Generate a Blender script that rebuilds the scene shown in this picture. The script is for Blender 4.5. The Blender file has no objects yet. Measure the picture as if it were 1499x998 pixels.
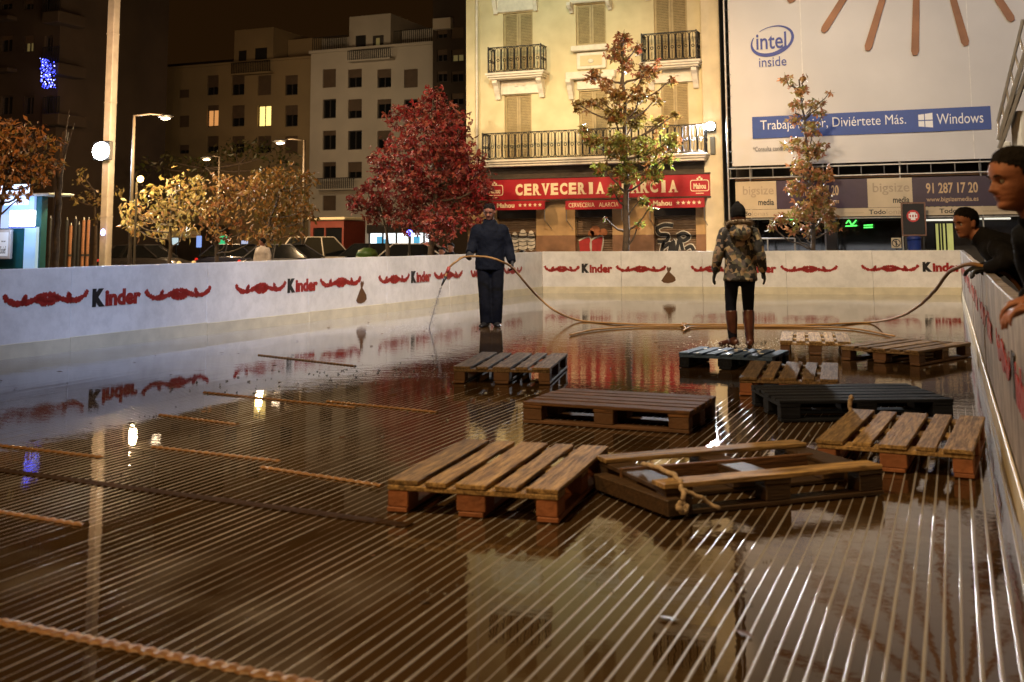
import bpy, math, random
import numpy as np
from mathutils import Vector, Matrix, noise as mnoise
random.seed(7); rng = np.random.default_rng(7)
PI = math.pi
scene = bpy.context.scene
col = scene.collection

# ------------------------------------------------------------------ camera, world, exposure
F, PX, PY, PITCH, ROLL, YAW, CH = 1600., 750., 169., math.atan(182/1600.), .006, math.radians(21.8), 1.25
f0 = np.array([-math.sin(YAW), math.cos(YAW), 0]); R0 = np.array([math.cos(YAW), math.sin(YAW), 0]); Z3 = np.array([0, 0, 1.])
FW = f0*math.cos(PITCH) + Z3*math.sin(PITCH); U0 = Z3*math.cos(PITCH) - f0*math.sin(PITCH)
CR = R0*math.cos(ROLL) - U0*math.sin(ROLL); CU = U0*math.cos(ROLL) + R0*math.sin(ROLL)
CP = np.array([0, 0, CH])
cam = bpy.data.cameras.new('camera'); cam_o = bpy.data.objects.new('camera', cam); col.objects.link(cam_o)
m = Matrix.Identity(4)
for i in range(3):
    m[i][0], m[i][1], m[i][2], m[i][3] = CR[i], CU[i], -FW[i], CP[i]
cam_o.matrix_world = m
cam.sensor_fit = 'HORIZONTAL'; cam.sensor_width = 36.0; cam.lens = F/1499*36
cam.shift_x = 0.0; cam.shift_y = -(499-PY)/1499
cam.clip_start = .05; cam.clip_end = 600
cam.dof.use_dof = True; cam.dof.focus_distance = 15.5; cam.dof.aperture_fstop = 3.2
scene.camera = cam_o

world = bpy.data.worlds.new('World'); scene.world = world; world.use_nodes = True
nt = world.node_tree; nt.nodes.clear()
wo = nt.nodes.new('ShaderNodeOutputWorld'); bg = nt.nodes.new('ShaderNodeBackground')
tc = nt.nodes.new('ShaderNodeTexCoord'); sx = nt.nodes.new('ShaderNodeSeparateXYZ'); rp = nt.nodes.new('ShaderNodeValToRGB')
nt.links.new(tc.outputs['Generated'], sx.inputs[0]); nt.links.new(sx.outputs['Z'], rp.inputs[0])
rp.color_ramp.elements[0].color = (.015, .0062, .0014, 1); rp.color_ramp.elements[0].position = 0
rp.color_ramp.elements[1].color = (.010, .0042, .0013, 1); rp.color_ramp.elements[1].position = .6
nt.links.new(rp.outputs[0], bg.inputs[0]); bg.inputs[1].default_value = 1.0
nt.links.new(bg.outputs[0], wo.inputs[0])

scene.view_settings.view_transform = 'Standard'; scene.view_settings.look = 'None'
scene.view_settings.exposure = 0.0; scene.view_settings.gamma = 1.0
scene.view_settings.use_curve_mapping = False
scene.render.engine = 'CYCLES'
scene.cycles.use_denoising = True
scene.cycles.max_bounces = 6; scene.cycles.caustics_reflective = False; scene.cycles.caustics_refractive = False
scene.cycles.sample_clamp_indirect = 4.0

def lamp(name, kind, loc, energy, color, target=None, size=.15, spot=None, blend=.4):
    l = bpy.data.lights.new(name, kind); l.energy = energy; l.color = color
    if kind == 'AREA': l.size = size
    else: l.shadow_soft_size = size
    if kind == 'SPOT': l.spot_size = math.radians(spot or 100); l.spot_blend = blend
    o = bpy.data.objects.new(name, l); col.objects.link(o); o.location = loc
    if target is not None:
        d = Vector(target) - Vector(loc); o.rotation_euler = d.to_track_quat('-Z', 'Y').to_euler()
    return o
WARM = (1, .63, .32); SODIUM = (1, .48, .14); COOL = (.72, .82, 1); NEUT = (1, .86, .66)
# street lighting of the square (lamp heads above the frame), unseen spots added for brightness, and the two visible floodlights
lamp('unseen_plaza_light', 'SPOT', (-14.5, 21.5, 9.6), 3700, WARM, (-11.5, 33.5, 1.8), .25, 60, .9)
lamp('unseen_plaza_light', 'SPOT', (-5.0, 21.0, 10.2), 4700, (1, .63, .32), (-9.5, 33.5, 1.9), .25, 60, .9)
lamp('unseen_plaza_light', 'SPOT', (-11.5, 22.0, 12.0), 2300, (.80, 1, .78), (-12.0, 33.5, 7.6), .25, 44, 1.0)
lamp('unseen_plaza_light', 'SPOT', (-3.0, 22.0, 11.0), 2300, (1, .78, .56), (-5.0, 32.6, 4.5), .25, 60, 1.0)
lamp('unseen_plaza_light', 'SPOT', (5.5, 19.0, 12.5), 1900, (.66, .77, 1), (1.5, 32.6, 6.5), .25, 70, .9)
lamp('street_lamp_light', 'POINT', (-9.0, -9.0, 9.0), 2400, SODIUM, None, .3)
lamp('unseen_rink_light', 'SPOT', (-3.6, 1.2, 9.0), 3200, (1, .64, .28), (-1.4, 6.6, 0), .4, 62, .9)  # unseen spot added to warm and brighten the pallets
lamp('unseen_rink_light', 'SPOT', (-3.2, 9.5, 11.0), 10500, (1, .76, .48), (-4.0, 26.5, .8), .5, 115, .8)  # unseen overhead spot added to brighten the back barrier
lamp('unseen_rink_light', 'SPOT', (-2.0, 6.0, 10.0), 4800, (.60, .70, 1), (-9.4, 14.0, .4), .5, 54, .8)  # unseen cool spot, placed and narrowed to light only the left barrier
lamp('unseen_plaza_light', 'SPOT', (-4.6, 23.0, 10.6), 2600, (1, .66, .36), (-6.7, 33.2, 10.4), .2, 12, .6)  # narrow spot added to brighten the upper part of the pilaster
lamp('flood_light', 'SPOT', (-6.93, 32.9, 4.62), 10500, (.93, .96, 1), (-7.5, 12, 0), .12, 150, .5)
lamp('flood_light', 'SPOT', (-29.9, 32.2, 4.75), 2500, (.8, .88, 1), (-20, 20, 1), .15, 150, .5)
lamp('avenue_fill_light', 'SPOT', (-39.0, 55.0, 11.0), 1250, (1, .76, .48), (-39, 70, 6), .4, 120, .9)  # added to brighten the far apartment blocks, no lamp stands here
lamp('unseen_plaza_light', 'SPOT', (-24.0, 26.0, 8.0), 2900, (1, .64, .42), (-30, 33.2, 7.5), .2, 50, .9)  # unseen spot added to light the tall lamp column

# ------------------------------------------------------------------ geometry helpers
def ray(x, y): return FW + CR*(x-PX)/F - CU*(y-PY)/F
def at_floor(x, y, z=0.):
    d = ray(x, y); return CP + d*(z-CH)/d[2]
def at_y(x, y, Y):
    d = ray(x, y); return CP + d*Y/d[1]
def at_d(x, y, D):
    d = ray(x, y); return CP + d*D/(d @ f0)

def woff(o):
    v = Vector((0, 0, 0))
    while o is not None: v += o.location; o = o.parent
    return v

class MB:
    def __init__(s): s.v = []; s.f = []; s.m = []; s.cur = 0
    def add(s, vs, fs):
        b = len(s.v); s.v += [tuple(p) for p in vs]
        for f in fs: s.f.append(tuple(i+b for i in f)); s.m.append(s.cur)
        return s
    def box(s, x0, x1, y0, y1, z0, z1, M=None):
        vs = [(x, y, z) for z in (z0, z1) for y in (y0, y1) for x in (x0, x1)]
        if M is not None: vs = [tuple(M @ Vector(p)) for p in vs]
        return s.add(vs, [(0, 2, 3, 1), (4, 5, 7, 6), (0, 1, 5, 4), (2, 6, 7, 3), (0, 4, 6, 2), (1, 3, 7, 5)])
    def cbox(s, x0, x1, y0, y1, z0, z1, c=.004, M=None):          # box with chamfered top and vertical edges
        xs, ys = (x0, x1), (y0, y1)
        def ring(ins, z): 
            a, b, e, g = x0+ins, x1-ins, y0+ins, y1-ins
            return [(a+c, e, z), (b-c, e, z), (b, e+c, z), (b, g-c, z), (b-c, g, z), (a+c, g, z), (a, g-c, z), (a, e+c, z)]
        vs = ring(c, z0) + ring(0, z0+c) + ring(0, z1-c) + ring(c, z1)
        fs = [tuple(range(7, -1, -1)), tuple(range(24, 32))]
        for r in range(3):
            for i in range(8): fs.append((r*8+i, r*8+(i+1) % 8, r*8+8+(i+1) % 8, r*8+8+i))
        if M is not None: vs = [tuple(M @ Vector(p)) for p in vs]
        return s.add(vs, fs)
    def quad(s, a, b, c, d): return s.add([a, b, c, d], [(0, 1, 2, 3)])
    def tube(s, pts, r, n=6, cap=True):
        pts = [Vector(p) for p in pts]; k = len(pts)
        rs = r if isinstance(r, (list, tuple)) else [r]*k
        vs = []; ref = None
        for i, p in enumerate(pts):
            t = (pts[min(i+1, k-1)] - pts[max(i-1, 0)]).normalized()
            if ref is None:
                ref = Vector((0, 0, 1)) if abs(t.z) < .9 else Vector((1, 0, 0))
            a = (ref - t*ref.dot(t)).normalized(); b = t.cross(a); ref = a
            rr = rs[i]; ra, rb = rr if isinstance(rr, tuple) else (rr, rr)
            for j in range(n):
                th = 2*PI*j/n; vs.append(tuple(p + a*math.cos(th)*ra + b*math.sin(th)*rb))
        fs = [(i*n+j, i*n+(j+1) % n, (i+1)*n+(j+1) % n, (i+1)*n+j) for i in range(k-1) for j in range(n)]
        if cap: fs += [tuple(range(n-1, -1, -1)), tuple((k-1)*n+j for j in range(n))]
        return s.add(vs, fs)
    def rings(s, rings, n=24):      # closed loft of (cx,cy,z,a,b[,power])
        vs = []
        for (cx, cy, z, a, b) in rings:
            for j in range(n):
                th = 2*PI*j/n; ct, st = math.cos(th), math.sin(th)
                e = .85
                vs.append((cx+a*math.copysign(abs(ct)**e, ct), cy+b*math.copysign(abs(st)**e, st), z))
        k = len(rings)
        fs = [(i*n+j, i*n+(j+1) % n, (i+1)*n+(j+1) % n, (i+1)*n+j) for i in range(k-1) for j in range(n)]
        fs += [tuple(range(n-1, -1, -1)), tuple((k-1)*n+j for j in range(n))]
        return s.add(vs, fs)
    def prism(s, poly, y0, y1):      # polygon in (x,z) extruded along y (front at y0)
        n = len(poly)
        vs = [(x, y0, z) for x, z in poly] + [(x, y1, z) for x, z in poly]
        fs = [tuple(range(n)), tuple(range(2*n-1, n-1, -1))] + [(i, i+n, (i+1) % n+n, (i+1) % n) for i in range(n)]
        return s.add(vs, fs)
    def sphere(s, c, r, n=10, k=6):
        rr = r if isinstance(r, tuple) else (r, r, r)
        vs = [(c[0], c[1], c[2]-rr[2])]
        for i in range(1, k):
            ph = -PI/2+PI*i/k
            for j in range(n):
                vs.append((c[0]+rr[0]*math.cos(ph)*math.cos(2*PI*j/n), c[1]+rr[1]*math.cos(ph)*math.sin(2*PI*j/n), c[2]+rr[2]*math.sin(ph)))
        vs.append((c[0], c[1], c[2]+rr[2]))
        fs = [(0, 1+(j+1) % n, 1+j) for j in range(n)]
        for i in range(k-2):
            for j in range(n): fs.append((1+i*n+j, 1+i*n+(j+1) % n, 1+(i+1)*n+(j+1) % n, 1+(i+1)*n+j))
        t = len(vs)-1
        fs += [(t, 1+(k-2)*n+j, 1+(k-2)*n+(j+1) % n) for j in range(n)]
        return s.add(vs, fs)
    def mesh(s, me, M):
        b = len(s.v); s.v += [tuple(M @ v.co) for v in me.vertices]
        for p in me.polygons: s.f.append(tuple(i+b for i in p.vertices)); s.m.append(s.cur)
        return s
    def data(s, name='m', off=None):
        me = bpy.data.meshes.new(name)
        v = s.v if off is None else [(x-off[0], y-off[1], z-off[2]) for x, y, z in s.v]
        me.from_pydata(v, [], s.f)
        if len(set(s.m)) > 1 or (s.m and s.m[0]): me.polygons.foreach_set('material_index', s.m)
        me.update(); return me
    def build(s, name, mats, parent=None, smooth=False, local=False, base=None):
        off = None
        if parent is not None and not local: off = woff(parent)
        if base is not None: off = Vector(base)
        me = s.data(name, off)
        for mm in (mats if isinstance(mats, (list, tuple)) else [mats]): me.materials.append(mm)
        if smooth: me.polygons.foreach_set('use_smooth', [True]*len(me.polygons))
        o = bpy.data.objects.new(name, me); col.objects.link(o)
        if parent is not None: o.parent = parent
        if base is not None: o.location = base
        return o

def tag(o, label=None, cat=None, group=None, kind=None):
    if label: o['label'] = label
    if cat: o['category'] = cat
    if group: o['group'] = group
    if kind: o['kind'] = kind
    return o
def thing(name, label, cat, loc=(0, 0, 0), rz=0, group=None):
    o = bpy.data.objects.new(name, None); col.objects.link(o); o.location = loc; o.rotation_euler = (0, 0, rz)
    o.empty_display_size = .2
    return tag(o, label, cat, group)
def eval_mesh(me, mods):
    if not me.materials: pass
    o = bpy.data.objects.new('tmp', me); col.objects.link(o)
    for typ, kw in mods:
        md = o.modifiers.new(typ, typ)
        for k, v in kw.items(): setattr(md, k, v)
    bpy.context.view_layer.update()
    dg = bpy.context.evaluated_depsgraph_get()
    r = bpy.data.meshes.new_from_object(o.evaluated_get(dg))
    bpy.data.objects.remove(o); return r
_tc = {}
def text_mesh(body, extrude=.002, offset=0., spacing=1.0):
    key = (body, extrude, offset, spacing)
    if key in _tc: return _tc[key]
    cu = bpy.data.curves.new('t', 'FONT'); cu.body = body; cu.size = 1; cu.extrude = extrude; cu.offset = offset; cu.resolution_u = 3
    cu.space_character = spacing
    o = bpy.data.objects.new('t', cu); col.objects.link(o); bpy.context.view_layer.update()
    me = bpy.data.meshes.new_from_object(o.evaluated_get(bpy.context.evaluated_depsgraph_get()))
    bpy.data.objects.remove(o); _tc[key] = me; return me
def put_text(mb, body, org, ex, ez, en, width, height, offset=0., depth=.004, spacing=1.0):
    """text fitted into width x height with its lower left corner at org; ex right, ez up, en towards the reader"""
    me = text_mesh(body, .01, offset, spacing)
    co = np.array([v.co[:] for v in me.vertices]); lo, hi = co.min(0), co.max(0)
    sxx = width/(hi[0]-lo[0]); sz = height/(hi[1]-lo[1]); sn = depth/.02
    ex, ez, en = Vector(ex), Vector(ez), Vector(en)
    M = Matrix.Identity(4)
    for i in range(3):
        M[i][0] = ex[i]*sxx; M[i][1] = ez[i]*sz; M[i][2] = en[i]*sn
        M[i][3] = org[i] - ex[i]*sxx*lo[0] - ez[i]*sz*lo[1] + en[i]*depth*.5
    mb.mesh(me, M); return mb

# ------------------------------------------------------------------ materials
def mat(name, c, rough=.6, var=.15, scale=6., bump=0., bscale=None, metal=0., spec=.5, emit=None, estr=0., rnd=0., stretch=None, c2=None, coat=0., stain=0., knots=True):
    M = bpy.data.materials.new(name); M.use_nodes = True
    n = M.node_tree; b = n.nodes['Principled BSDF']
    b.inputs['Roughness'].default_value = rough; b.inputs['Metallic'].default_value = metal
    b.inputs['Specular IOR Level'].default_value = spec
    b.inputs['Coat Weight'].default_value = coat
    tcn = n.nodes.new('ShaderNodeTexCoord'); mp = n.nodes.new('ShaderNodeMapping')
    n.links.new(tcn.outputs['Object'], mp.inputs[0])
    if stretch: mp.inputs['Scale'].default_value = stretch
    nz = n.nodes.new('ShaderNodeTexNoise'); nz.inputs['Scale'].default_value = scale; nz.inputs['Detail'].default_value = 5
    n.links.new(mp.outputs[0], nz.inputs[0])
    cr = n.nodes.new('ShaderNodeValToRGB'); cr.color_ramp.elements[0].position = .3; cr.color_ramp.elements[1].position = .7
    a = tuple(x*(1-var) for x in c); e = tuple(min(1, x*(1+var)) for x in c) if c2 is None else c2
    cr.color_ramp.elements[0].color = (*a, 1); cr.color_ramp.elements[1].color = (*e, 1)
    n.links.new(nz.outputs['Fac'], cr.inputs[0]); out = cr.outputs[0]
    if rnd:
        oi = n.nodes.new('ShaderNodeObjectInfo'); mr = n.nodes.new('ShaderNodeMapRange')
        mr.inputs['To Min'].default_value = 1-rnd; mr.inputs['To Max'].default_value = 1+rnd
        n.links.new(oi.outputs['Random'], mr.inputs['Value'])
        hs = n.nodes.new('ShaderNodeHueSaturation'); n.links.new(mr.outputs[0], hs.inputs['Value']); n.links.new(out, hs.inputs['Color']); out = hs.outputs[0]
        ad = n.nodes.new('ShaderNodeVectorMath'); ad.operation = 'MULTIPLY_ADD'
        n.links.new(oi.outputs['Random'], ad.inputs[0]); ad.inputs[1].default_value = (37, 19, 23); n.links.new(mp.outputs[0], ad.inputs[2]); n.links.new(ad.outputs[0], nz.inputs[0])
    if stain:
        n2 = n.nodes.new('ShaderNodeTexNoise'); n2.inputs['Scale'].default_value = 5.5; n2.inputs['Detail'].default_value = 6; n.links.new((ad.outputs[0] if rnd else tcn.outputs['Object']), n2.inputs[0])
        n2.inputs['Roughness'].default_value = .7
        m1 = n.nodes.new('ShaderNodeMapRange'); m1.inputs['From Min'].default_value = .38; m1.inputs['From Max'].default_value = .58; m1.inputs['To Min'].default_value = 1-stain; m1.inputs['To Max'].default_value = 1.08; n.links.new(n2.outputs['Fac'], m1.inputs['Value'])
        vo = n.nodes.new('ShaderNodeTexVoronoi'); vo.inputs['Scale'].default_value = 7; mp2 = n.nodes.new('ShaderNodeMapping'); mp2.inputs['Scale'].default_value = (.6, 1.4, 1); n.links.new(tcn.outputs['Object'], mp2.inputs[0]); n.links.new(mp2.outputs[0], vo.inputs['Vector'])
        m2 = n.nodes.new('ShaderNodeMapRange'); m2.inputs['From Min'].default_value = .05; m2.inputs['From Max'].default_value = .16; m2.inputs['To Min'].default_value = .45 if knots else 1; n.links.new(vo.outputs['Distance'], m2.inputs['Value'])
        mm = n.nodes.new('ShaderNodeMath'); mm.operation = 'MULTIPLY'; n.links.new(m1.outputs[0], mm.inputs[0]); n.links.new(m2.outputs[0], mm.inputs[1])
        h2 = n.nodes.new('ShaderNodeHueSaturation'); n.links.new(mm.outputs[0], h2.inputs['Value']); n.links.new(out, h2.inputs['Color']); out = h2.outputs[0]
    n.links.new(out, b.inputs['Base Color'])
    if bump:
        nb = n.nodes.new('ShaderNodeTexNoise'); nb.inputs['Scale'].default_value = bscale or scale*4; nb.inputs['Detail'].default_value = 4
        n.links.new(mp.outputs[0], nb.inputs[0])
        bp = n.nodes.new('ShaderNodeBump'); bp.inputs['Strength'].default_value = bump; bp.inputs['Distance'].default_value = .02
        n.links.new(nb.outputs['Fac'], bp.inputs['Height']); n.links.new(bp.outputs[0], b.inputs['Normal'])
    if emit:
        b.inputs['Emission Color'].default_value = (*emit, 1); b.inputs['Emission Strength'].default_value = estr
    return M
def leafmat(name, cols, rough=.45, trans=.25, top=None, zr=(3, 7)):
    M = bpy.data.materials.new(name); M.use_nodes = True; n = M.node_tree; b = n.nodes['Principled BSDF']
    g = n.nodes.new('ShaderNodeNewGeometry'); cr = n.nodes.new('ShaderNodeValToRGB')
    els = cr.color_ramp.elements
    while len(els) < len(cols): els.new(.5)
    for i, c in enumerate(cols): els[i].position = i/(len(cols)-1); els[i].color = (*c, 1)
    n.links.new(g.outputs['Random Per Island'], cr.inputs[0]); n.links.new(cr.outputs[0], b.inputs['Base Color'])
    b.inputs['Roughness'].default_value = rough
    outc = cr.outputs[0]
    if top:
        c2_ = n.nodes.new('ShaderNodeValToRGB')
        while len(c2_.color_ramp.elements) < len(top): c2_.color_ramp.elements.new(.5)
        for i, c in enumerate(top): c2_.color_ramp.elements[i].position = i/(len(top)-1); c2_.color_ramp.elements[i].color = (*c, 1)
        n.links.new(g.outputs['Random Per Island'], c2_.inputs[0]); sz = n.nodes.new('ShaderNodeSeparateXYZ'); n.links.new(g.outputs['Position'], sz.inputs[0])
        ml = n.nodes.new('ShaderNodeMapRange'); ml.inputs['From Min'].default_value = zr[0]; ml.inputs['From Max'].default_value = zr[1]; n.links.new(sz.outputs['Z'], ml.inputs['Value'])
        mc = n.nodes.new('ShaderNodeMix'); mc.data_type = 'RGBA'; n.links.new(ml.outputs[0], mc.inputs['Factor']); n.links.new(cr.outputs[0], mc.inputs[6]); n.links.new(c2_.outputs[0], mc.inputs[7]); outc = mc.outputs[2]; n.links.new(outc, b.inputs['Base Color'])
    tr = n.nodes.new('ShaderNodeBsdfTranslucent'); n.links.new(outc, tr.inputs[0])
    mx = n.nodes.new('ShaderNodeMixShader'); mx.inputs[0].default_value = trans
    n.links.new(b.outputs[0], mx.inputs[1]); n.links.new(tr.outputs[0], mx.inputs[2]); n.links.new(mx.outputs[0], n.nodes['Material Output'].inputs[0])
    return M
def emat(name, c, s):
    return mat(name, c, .5, 0.02, emit=c, estr=s)

m_white = mat('barrier_white', (.70, .695, .70), .38, .10, 1.1, .06, 40, c2=(.80, .79, .80), stain=.055, knots=False)
m_kick = mat('kick_strip_cream', (.62, .57, .44), .45, .12, 5)
m_red = mat('print_red', (.30, .014, .011), .4, .2, 30)
m_ink = mat('print_black', (.012, .012, .014), .4, .1)
m_blue_ink = mat('print_blue', (.012, .035, .30), .4, .1)
m_brown_print = mat('print_brown', (.20, .085, .025), .5, .4, 25, c2=(.10, .04, .012))
m_asphalt = mat('square_paving', (.10, .09, .08), .55, .3, 1.2, .2, 60)
m_wood = mat('weathered_wood', (.30, .175, .07), .72, .45, 3., .35, 9, stretch=(1.2, 14, 14), rnd=.25, c2=(.50, .34, .15), stain=.6)
m_wood2 = mat('grey_weathered_wood', (.19, .115, .055), .75, .45, 3., .35, 9, stretch=(1.2, 14, 14), rnd=.25, c2=(.28, .185, .095), stain=.6)
m_wooddk = mat('dark_wet_wood', (.13, .060, .024), .8, .4, 3., .35, 9, stretch=(1.2, 14, 14), rnd=.2, stain=.5)
m_char = mat('blackened_wood', (.05, .028, .014), .6, .4, 3., .35, 9, stretch=(1.2, 14, 14), rnd=.2)
m_woodred = mat('red_brown_block', (.26, .10, .045), .7, .3, 8, .3, 40, rnd=.15)
m_woodblk = mat('dark_block', (.10, .05, .025), .7, .3, 8, .3, 40, rnd=.15)
m_palblue = mat('blue_painted_wood', (.035, .075, .17), .72, .35, 3, .3, 9, stretch=(1.2, 14, 14), rnd=.25)
m_palnavy = mat('navy_painted_wood', (.006, .008, .016), .75, .35, 3, .3, 9, stretch=(1.2, 14, 14), rnd=.25, c2=(.012, .016, .028))
m_rope = mat('rope', (.42, .33, .24), .85, .25, 30, .5, 90)
m_hose = mat('orange_hose', (.36, .20, .055), .7, .3, 9, c2=(.26, .13, .04))
m_steel = mat('galvanised_steel', (.38, .38, .38), .4, .15, 8, metal=.8)
m_iron = mat('black_iron', (.012, .012, .013), .45, .1)
m_pole = mat('painted_pole', (.34, .30, .26), .5, .12, 4)
m_bark = mat('bark', (.06, .042, .028), .85, .4, 9, .6, 25)

# ------------------------------------------------------------------ setting: ground, rink floor, water
def sheet(name, m, x0, x1, y0, y1, z):
    return tag(MB().quad((x0, y0, z), (x1, y0, z), (x1, y1, z), (x0, y1, z)).build(name, m), kind='structure')
sheet('ground', m_asphalt, -260, 260, -60, 420, -.30)
m_road = mat('road_asphalt', (.045, .043, .042), .5, .2, 2, .2, 80)
sheet('road', m_road, -120, 60, 43, 58, -.296)
tag(MB().box(-120, 60, 42.6, 43, -.296, -.17).build('kerb', mat('kerb_stone', (.28, .27, .25), .7)), kind='structure')

LW = lambda y: -9.56 + (y-9.05)*.0353          # inner face of the left barrier
BW = lambda x: 24.42 + (x+9.02)*.172           # inner face of the back barrier
RWX = .13                                      # inner face of the right barrier at its far end
RW = lambda y: .26-.0049*y
m_mat = bpy.data.materials.new('tube_mat_rubber'); m_mat.use_nodes = True
b = m_mat.node_tree.nodes['Principled BSDF']; b.inputs['Base Color'].default_value = (.27, .27, .29, 1); b.inputs['Roughness'].default_value = .28
b.inputs['Coat Weight'].default_value = .12; b.inputs['Coat Roughness'].default_value = .2; b.inputs['Specular IOR Level'].default_value = .3
# corrugated tube mat: one sheet, crowns just break the water surface
per = .0526; x_l, x_r = -10.05, .255; ncol = int((x_r-x_l)/per); prof = [(0, -.010), (.0170, -.0030), (.0205, .0001), (.0263, .0021), (.0321, .0001), (.0356, -.0030)]
ys = np.concatenate([np.arange(1.0, 12, .16), np.arange(12, 26.01, .7)])
xs = np.array([x_l+k*per+p[0] for k in range(ncol) for p in prof]); zs = np.array([p[1] for k in range(ncol) for p in prof])
kk = np.repeat(np.arange(ncol), len(prof))
jit = rng.normal(0, .00030, ncol)[kk]
V = np.zeros((len(ys), len(xs), 3))
for i, y in enumerate(ys):
    V[i, :, 1] = y; V[i, :, 0] = xs + .004*np.sin(y*.7+kk*.21)
    sub = np.array([mnoise.noise(Vector((x*.30, y*.20, 3.1)))+.5*mnoise.noise(Vector((x*1.3, y*.5, 1.1))) for x in xs[::6]])[kk]*.0014-.0014*np.clip((-xs-2.3)/1.2, 0, 1)*min(1, max(0, (5.2-y)/1.5))
    wy = min(1, max(0, (y-7.6)/3.2)); wx = np.clip((-xs-6.8)/2.2, 0, 1)
    wob_ = np.array([mnoise.noise(Vector((k*7.3, y*1.1, 9.7)))+.6*mnoise.noise(Vector((k*3.1, y*3.3, 2.2))) for k in range(ncol)])[kk]*.0007
    V[i, :, 2] = zs + jit + sub + wob_ - .0045*wy - .0034*wx*(.4+.6*min(1, max(0, (y-4)/3))) - .0003
n0, n1 = V.shape[:2]
idx = np.arange(n0*n1).reshape(n0, n1)
q = np.stack([idx[:-1, :-1], idx[:-1, 1:], idx[1:, 1:], idx[1:, :-1]], -1).reshape(-1, 4)
me = bpy.data.meshes.new('rink_floor'); me.from_pydata(V.reshape(-1, 3).tolist(), [], q.tolist()); me.materials.append(m_mat)
me.polygons.foreach_set('use_smooth', [True]*len(me.polygons))
o = bpy.data.objects.new('rink_floor', me); col.objects.link(o); tag(o, kind='structure')

m_water = bpy.data.materials.new('dirty_water'); m_water.use_nodes = True
n = m_water.node_tree; b = n.nodes['Principled BSDF']
b.inputs['IOR'].default_value = 1.36; b.inputs['Roughness'].default_value = .012
tcn = n.nodes.new('ShaderNodeTexCoord')
def nd(t): return n.nodes.new('ShaderNode'+t)
def noise_at(scale, detail, sc=(1, 1, 1), loc=(0, 0, 0)):
    mp = nd('Mapping'); mp.inputs['Scale'].default_value = sc; mp.inputs['Location'].default_value = loc; n.links.new(tcn.outputs['Object'], mp.inputs[0])
    z = nd('TexNoise'); z.inputs['Scale'].default_value = scale; z.inputs['Detail'].default_value = detail; n.links.new(mp.outputs[0], z.inputs[0]); return z
murk = noise_at(.9, 5); cr = nd('ValToRGB'); n.links.new(murk.outputs['Fac'], cr.inputs[0])
cr.color_ramp.elements[0].position = .35; cr.color_ramp.elements[0].color = (.028, .016, .007, 1)
cr.color_ramp.elements[1].position = .7; cr.color_ramp.elements[1].color = (.066, .039, .018, 1)
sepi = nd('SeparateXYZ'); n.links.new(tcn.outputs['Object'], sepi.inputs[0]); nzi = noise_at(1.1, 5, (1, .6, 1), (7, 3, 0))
def mth(op, a, c):
    k = nd('Math'); k.operation = op
    for i, z in enumerate((a, c)):
        if isinstance(z, (int, float)): k.inputs[i].default_value = z
        else: n.links.new(z, k.inputs[i])
    return k.outputs[0]
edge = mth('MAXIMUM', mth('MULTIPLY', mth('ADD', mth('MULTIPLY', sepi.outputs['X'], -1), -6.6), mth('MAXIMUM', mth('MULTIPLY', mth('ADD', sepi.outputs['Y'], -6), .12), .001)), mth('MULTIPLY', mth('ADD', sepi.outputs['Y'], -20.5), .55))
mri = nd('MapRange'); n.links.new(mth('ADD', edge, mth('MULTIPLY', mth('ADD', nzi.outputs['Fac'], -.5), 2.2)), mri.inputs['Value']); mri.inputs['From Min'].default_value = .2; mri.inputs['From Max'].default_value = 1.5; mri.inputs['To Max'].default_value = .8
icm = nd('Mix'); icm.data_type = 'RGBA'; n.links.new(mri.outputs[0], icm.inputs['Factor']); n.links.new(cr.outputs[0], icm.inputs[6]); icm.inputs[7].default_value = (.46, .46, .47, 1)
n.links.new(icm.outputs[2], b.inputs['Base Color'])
rip = noise_at(5.5, 3, (1, 1.7, 1)); fine = noise_at(30, 2, (1, 1.6, 1), (3, 1, 0)); swell = noise_at(.8, 1)
msk = noise_at(.33, 2, (1, 1, 1), (4.3, 2.2, 0))
mr = nd('MapRange'); mr.inputs['From Min'].default_value = .46; mr.inputs['From Max'].default_value = .66; n.links.new(msk.outputs['Fac'], mr.inputs['Value'])
# the water is stirred where the hose runs and the woman walks
sepw = nd('SeparateXYZ'); n.links.new(tcn.outputs['Object'], sepw.inputs[0])
vd = nd('VectorMath'); vd.operation = 'DISTANCE'; n.links.new(tcn.outputs['Object'], vd.inputs[0]); vd.inputs[1].default_value = (-2.8, 13.6, 0)
mr2 = nd('MapRange'); mr2.inputs['From Min'].default_value = 5.5; mr2.inputs['From Max'].default_value = 1.5; n.links.new(vd.outputs['Value'], mr2.inputs['Value'])
mx = nd('Math'); mx.operation = 'MAXIMUM'; n.links.new(mr.outputs[0], mx.inputs[0]); n.links.new(mr2.outputs[0], mx.inputs[1])
def mth(op, a, c):
    k = nd('Math'); k.operation = op
    for i, z in enumerate((a, c)):
        if isinstance(z, (int, float)): k.inputs[i].default_value = z
        else: n.links.new(z, k.inputs[i])
    return k.outputs[0]
hgt = mth('ADD', mth('MULTIPLY', mth('ADD', rip.outputs['Fac'], mth('MULTIPLY', fine.outputs['Fac'], .22)), mth('ADD', mth('MULTIPLY', mx.outputs[0], .0019), .00028)), mth('MULTIPLY', swell.outputs['Fac'], .0010))
bp = nd('Bump'); bp.inputs['Strength'].default_value = 1; bp.inputs['Distance'].default_value = 1.0; n.links.new(hgt, bp.inputs['Height']); n.links.new(bp.outputs[0], b.inputs['Normal'])
tag(MB().add([(LW(1)-.0, 1, 0), (RW(1)+.01, 1, 0), (RWX+.01, BW(RWX), 0), (LW(24.4), BW(-9.02), 0)], [(0, 1, 2, 3)]).build('water', m_water), kind='structure')

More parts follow.
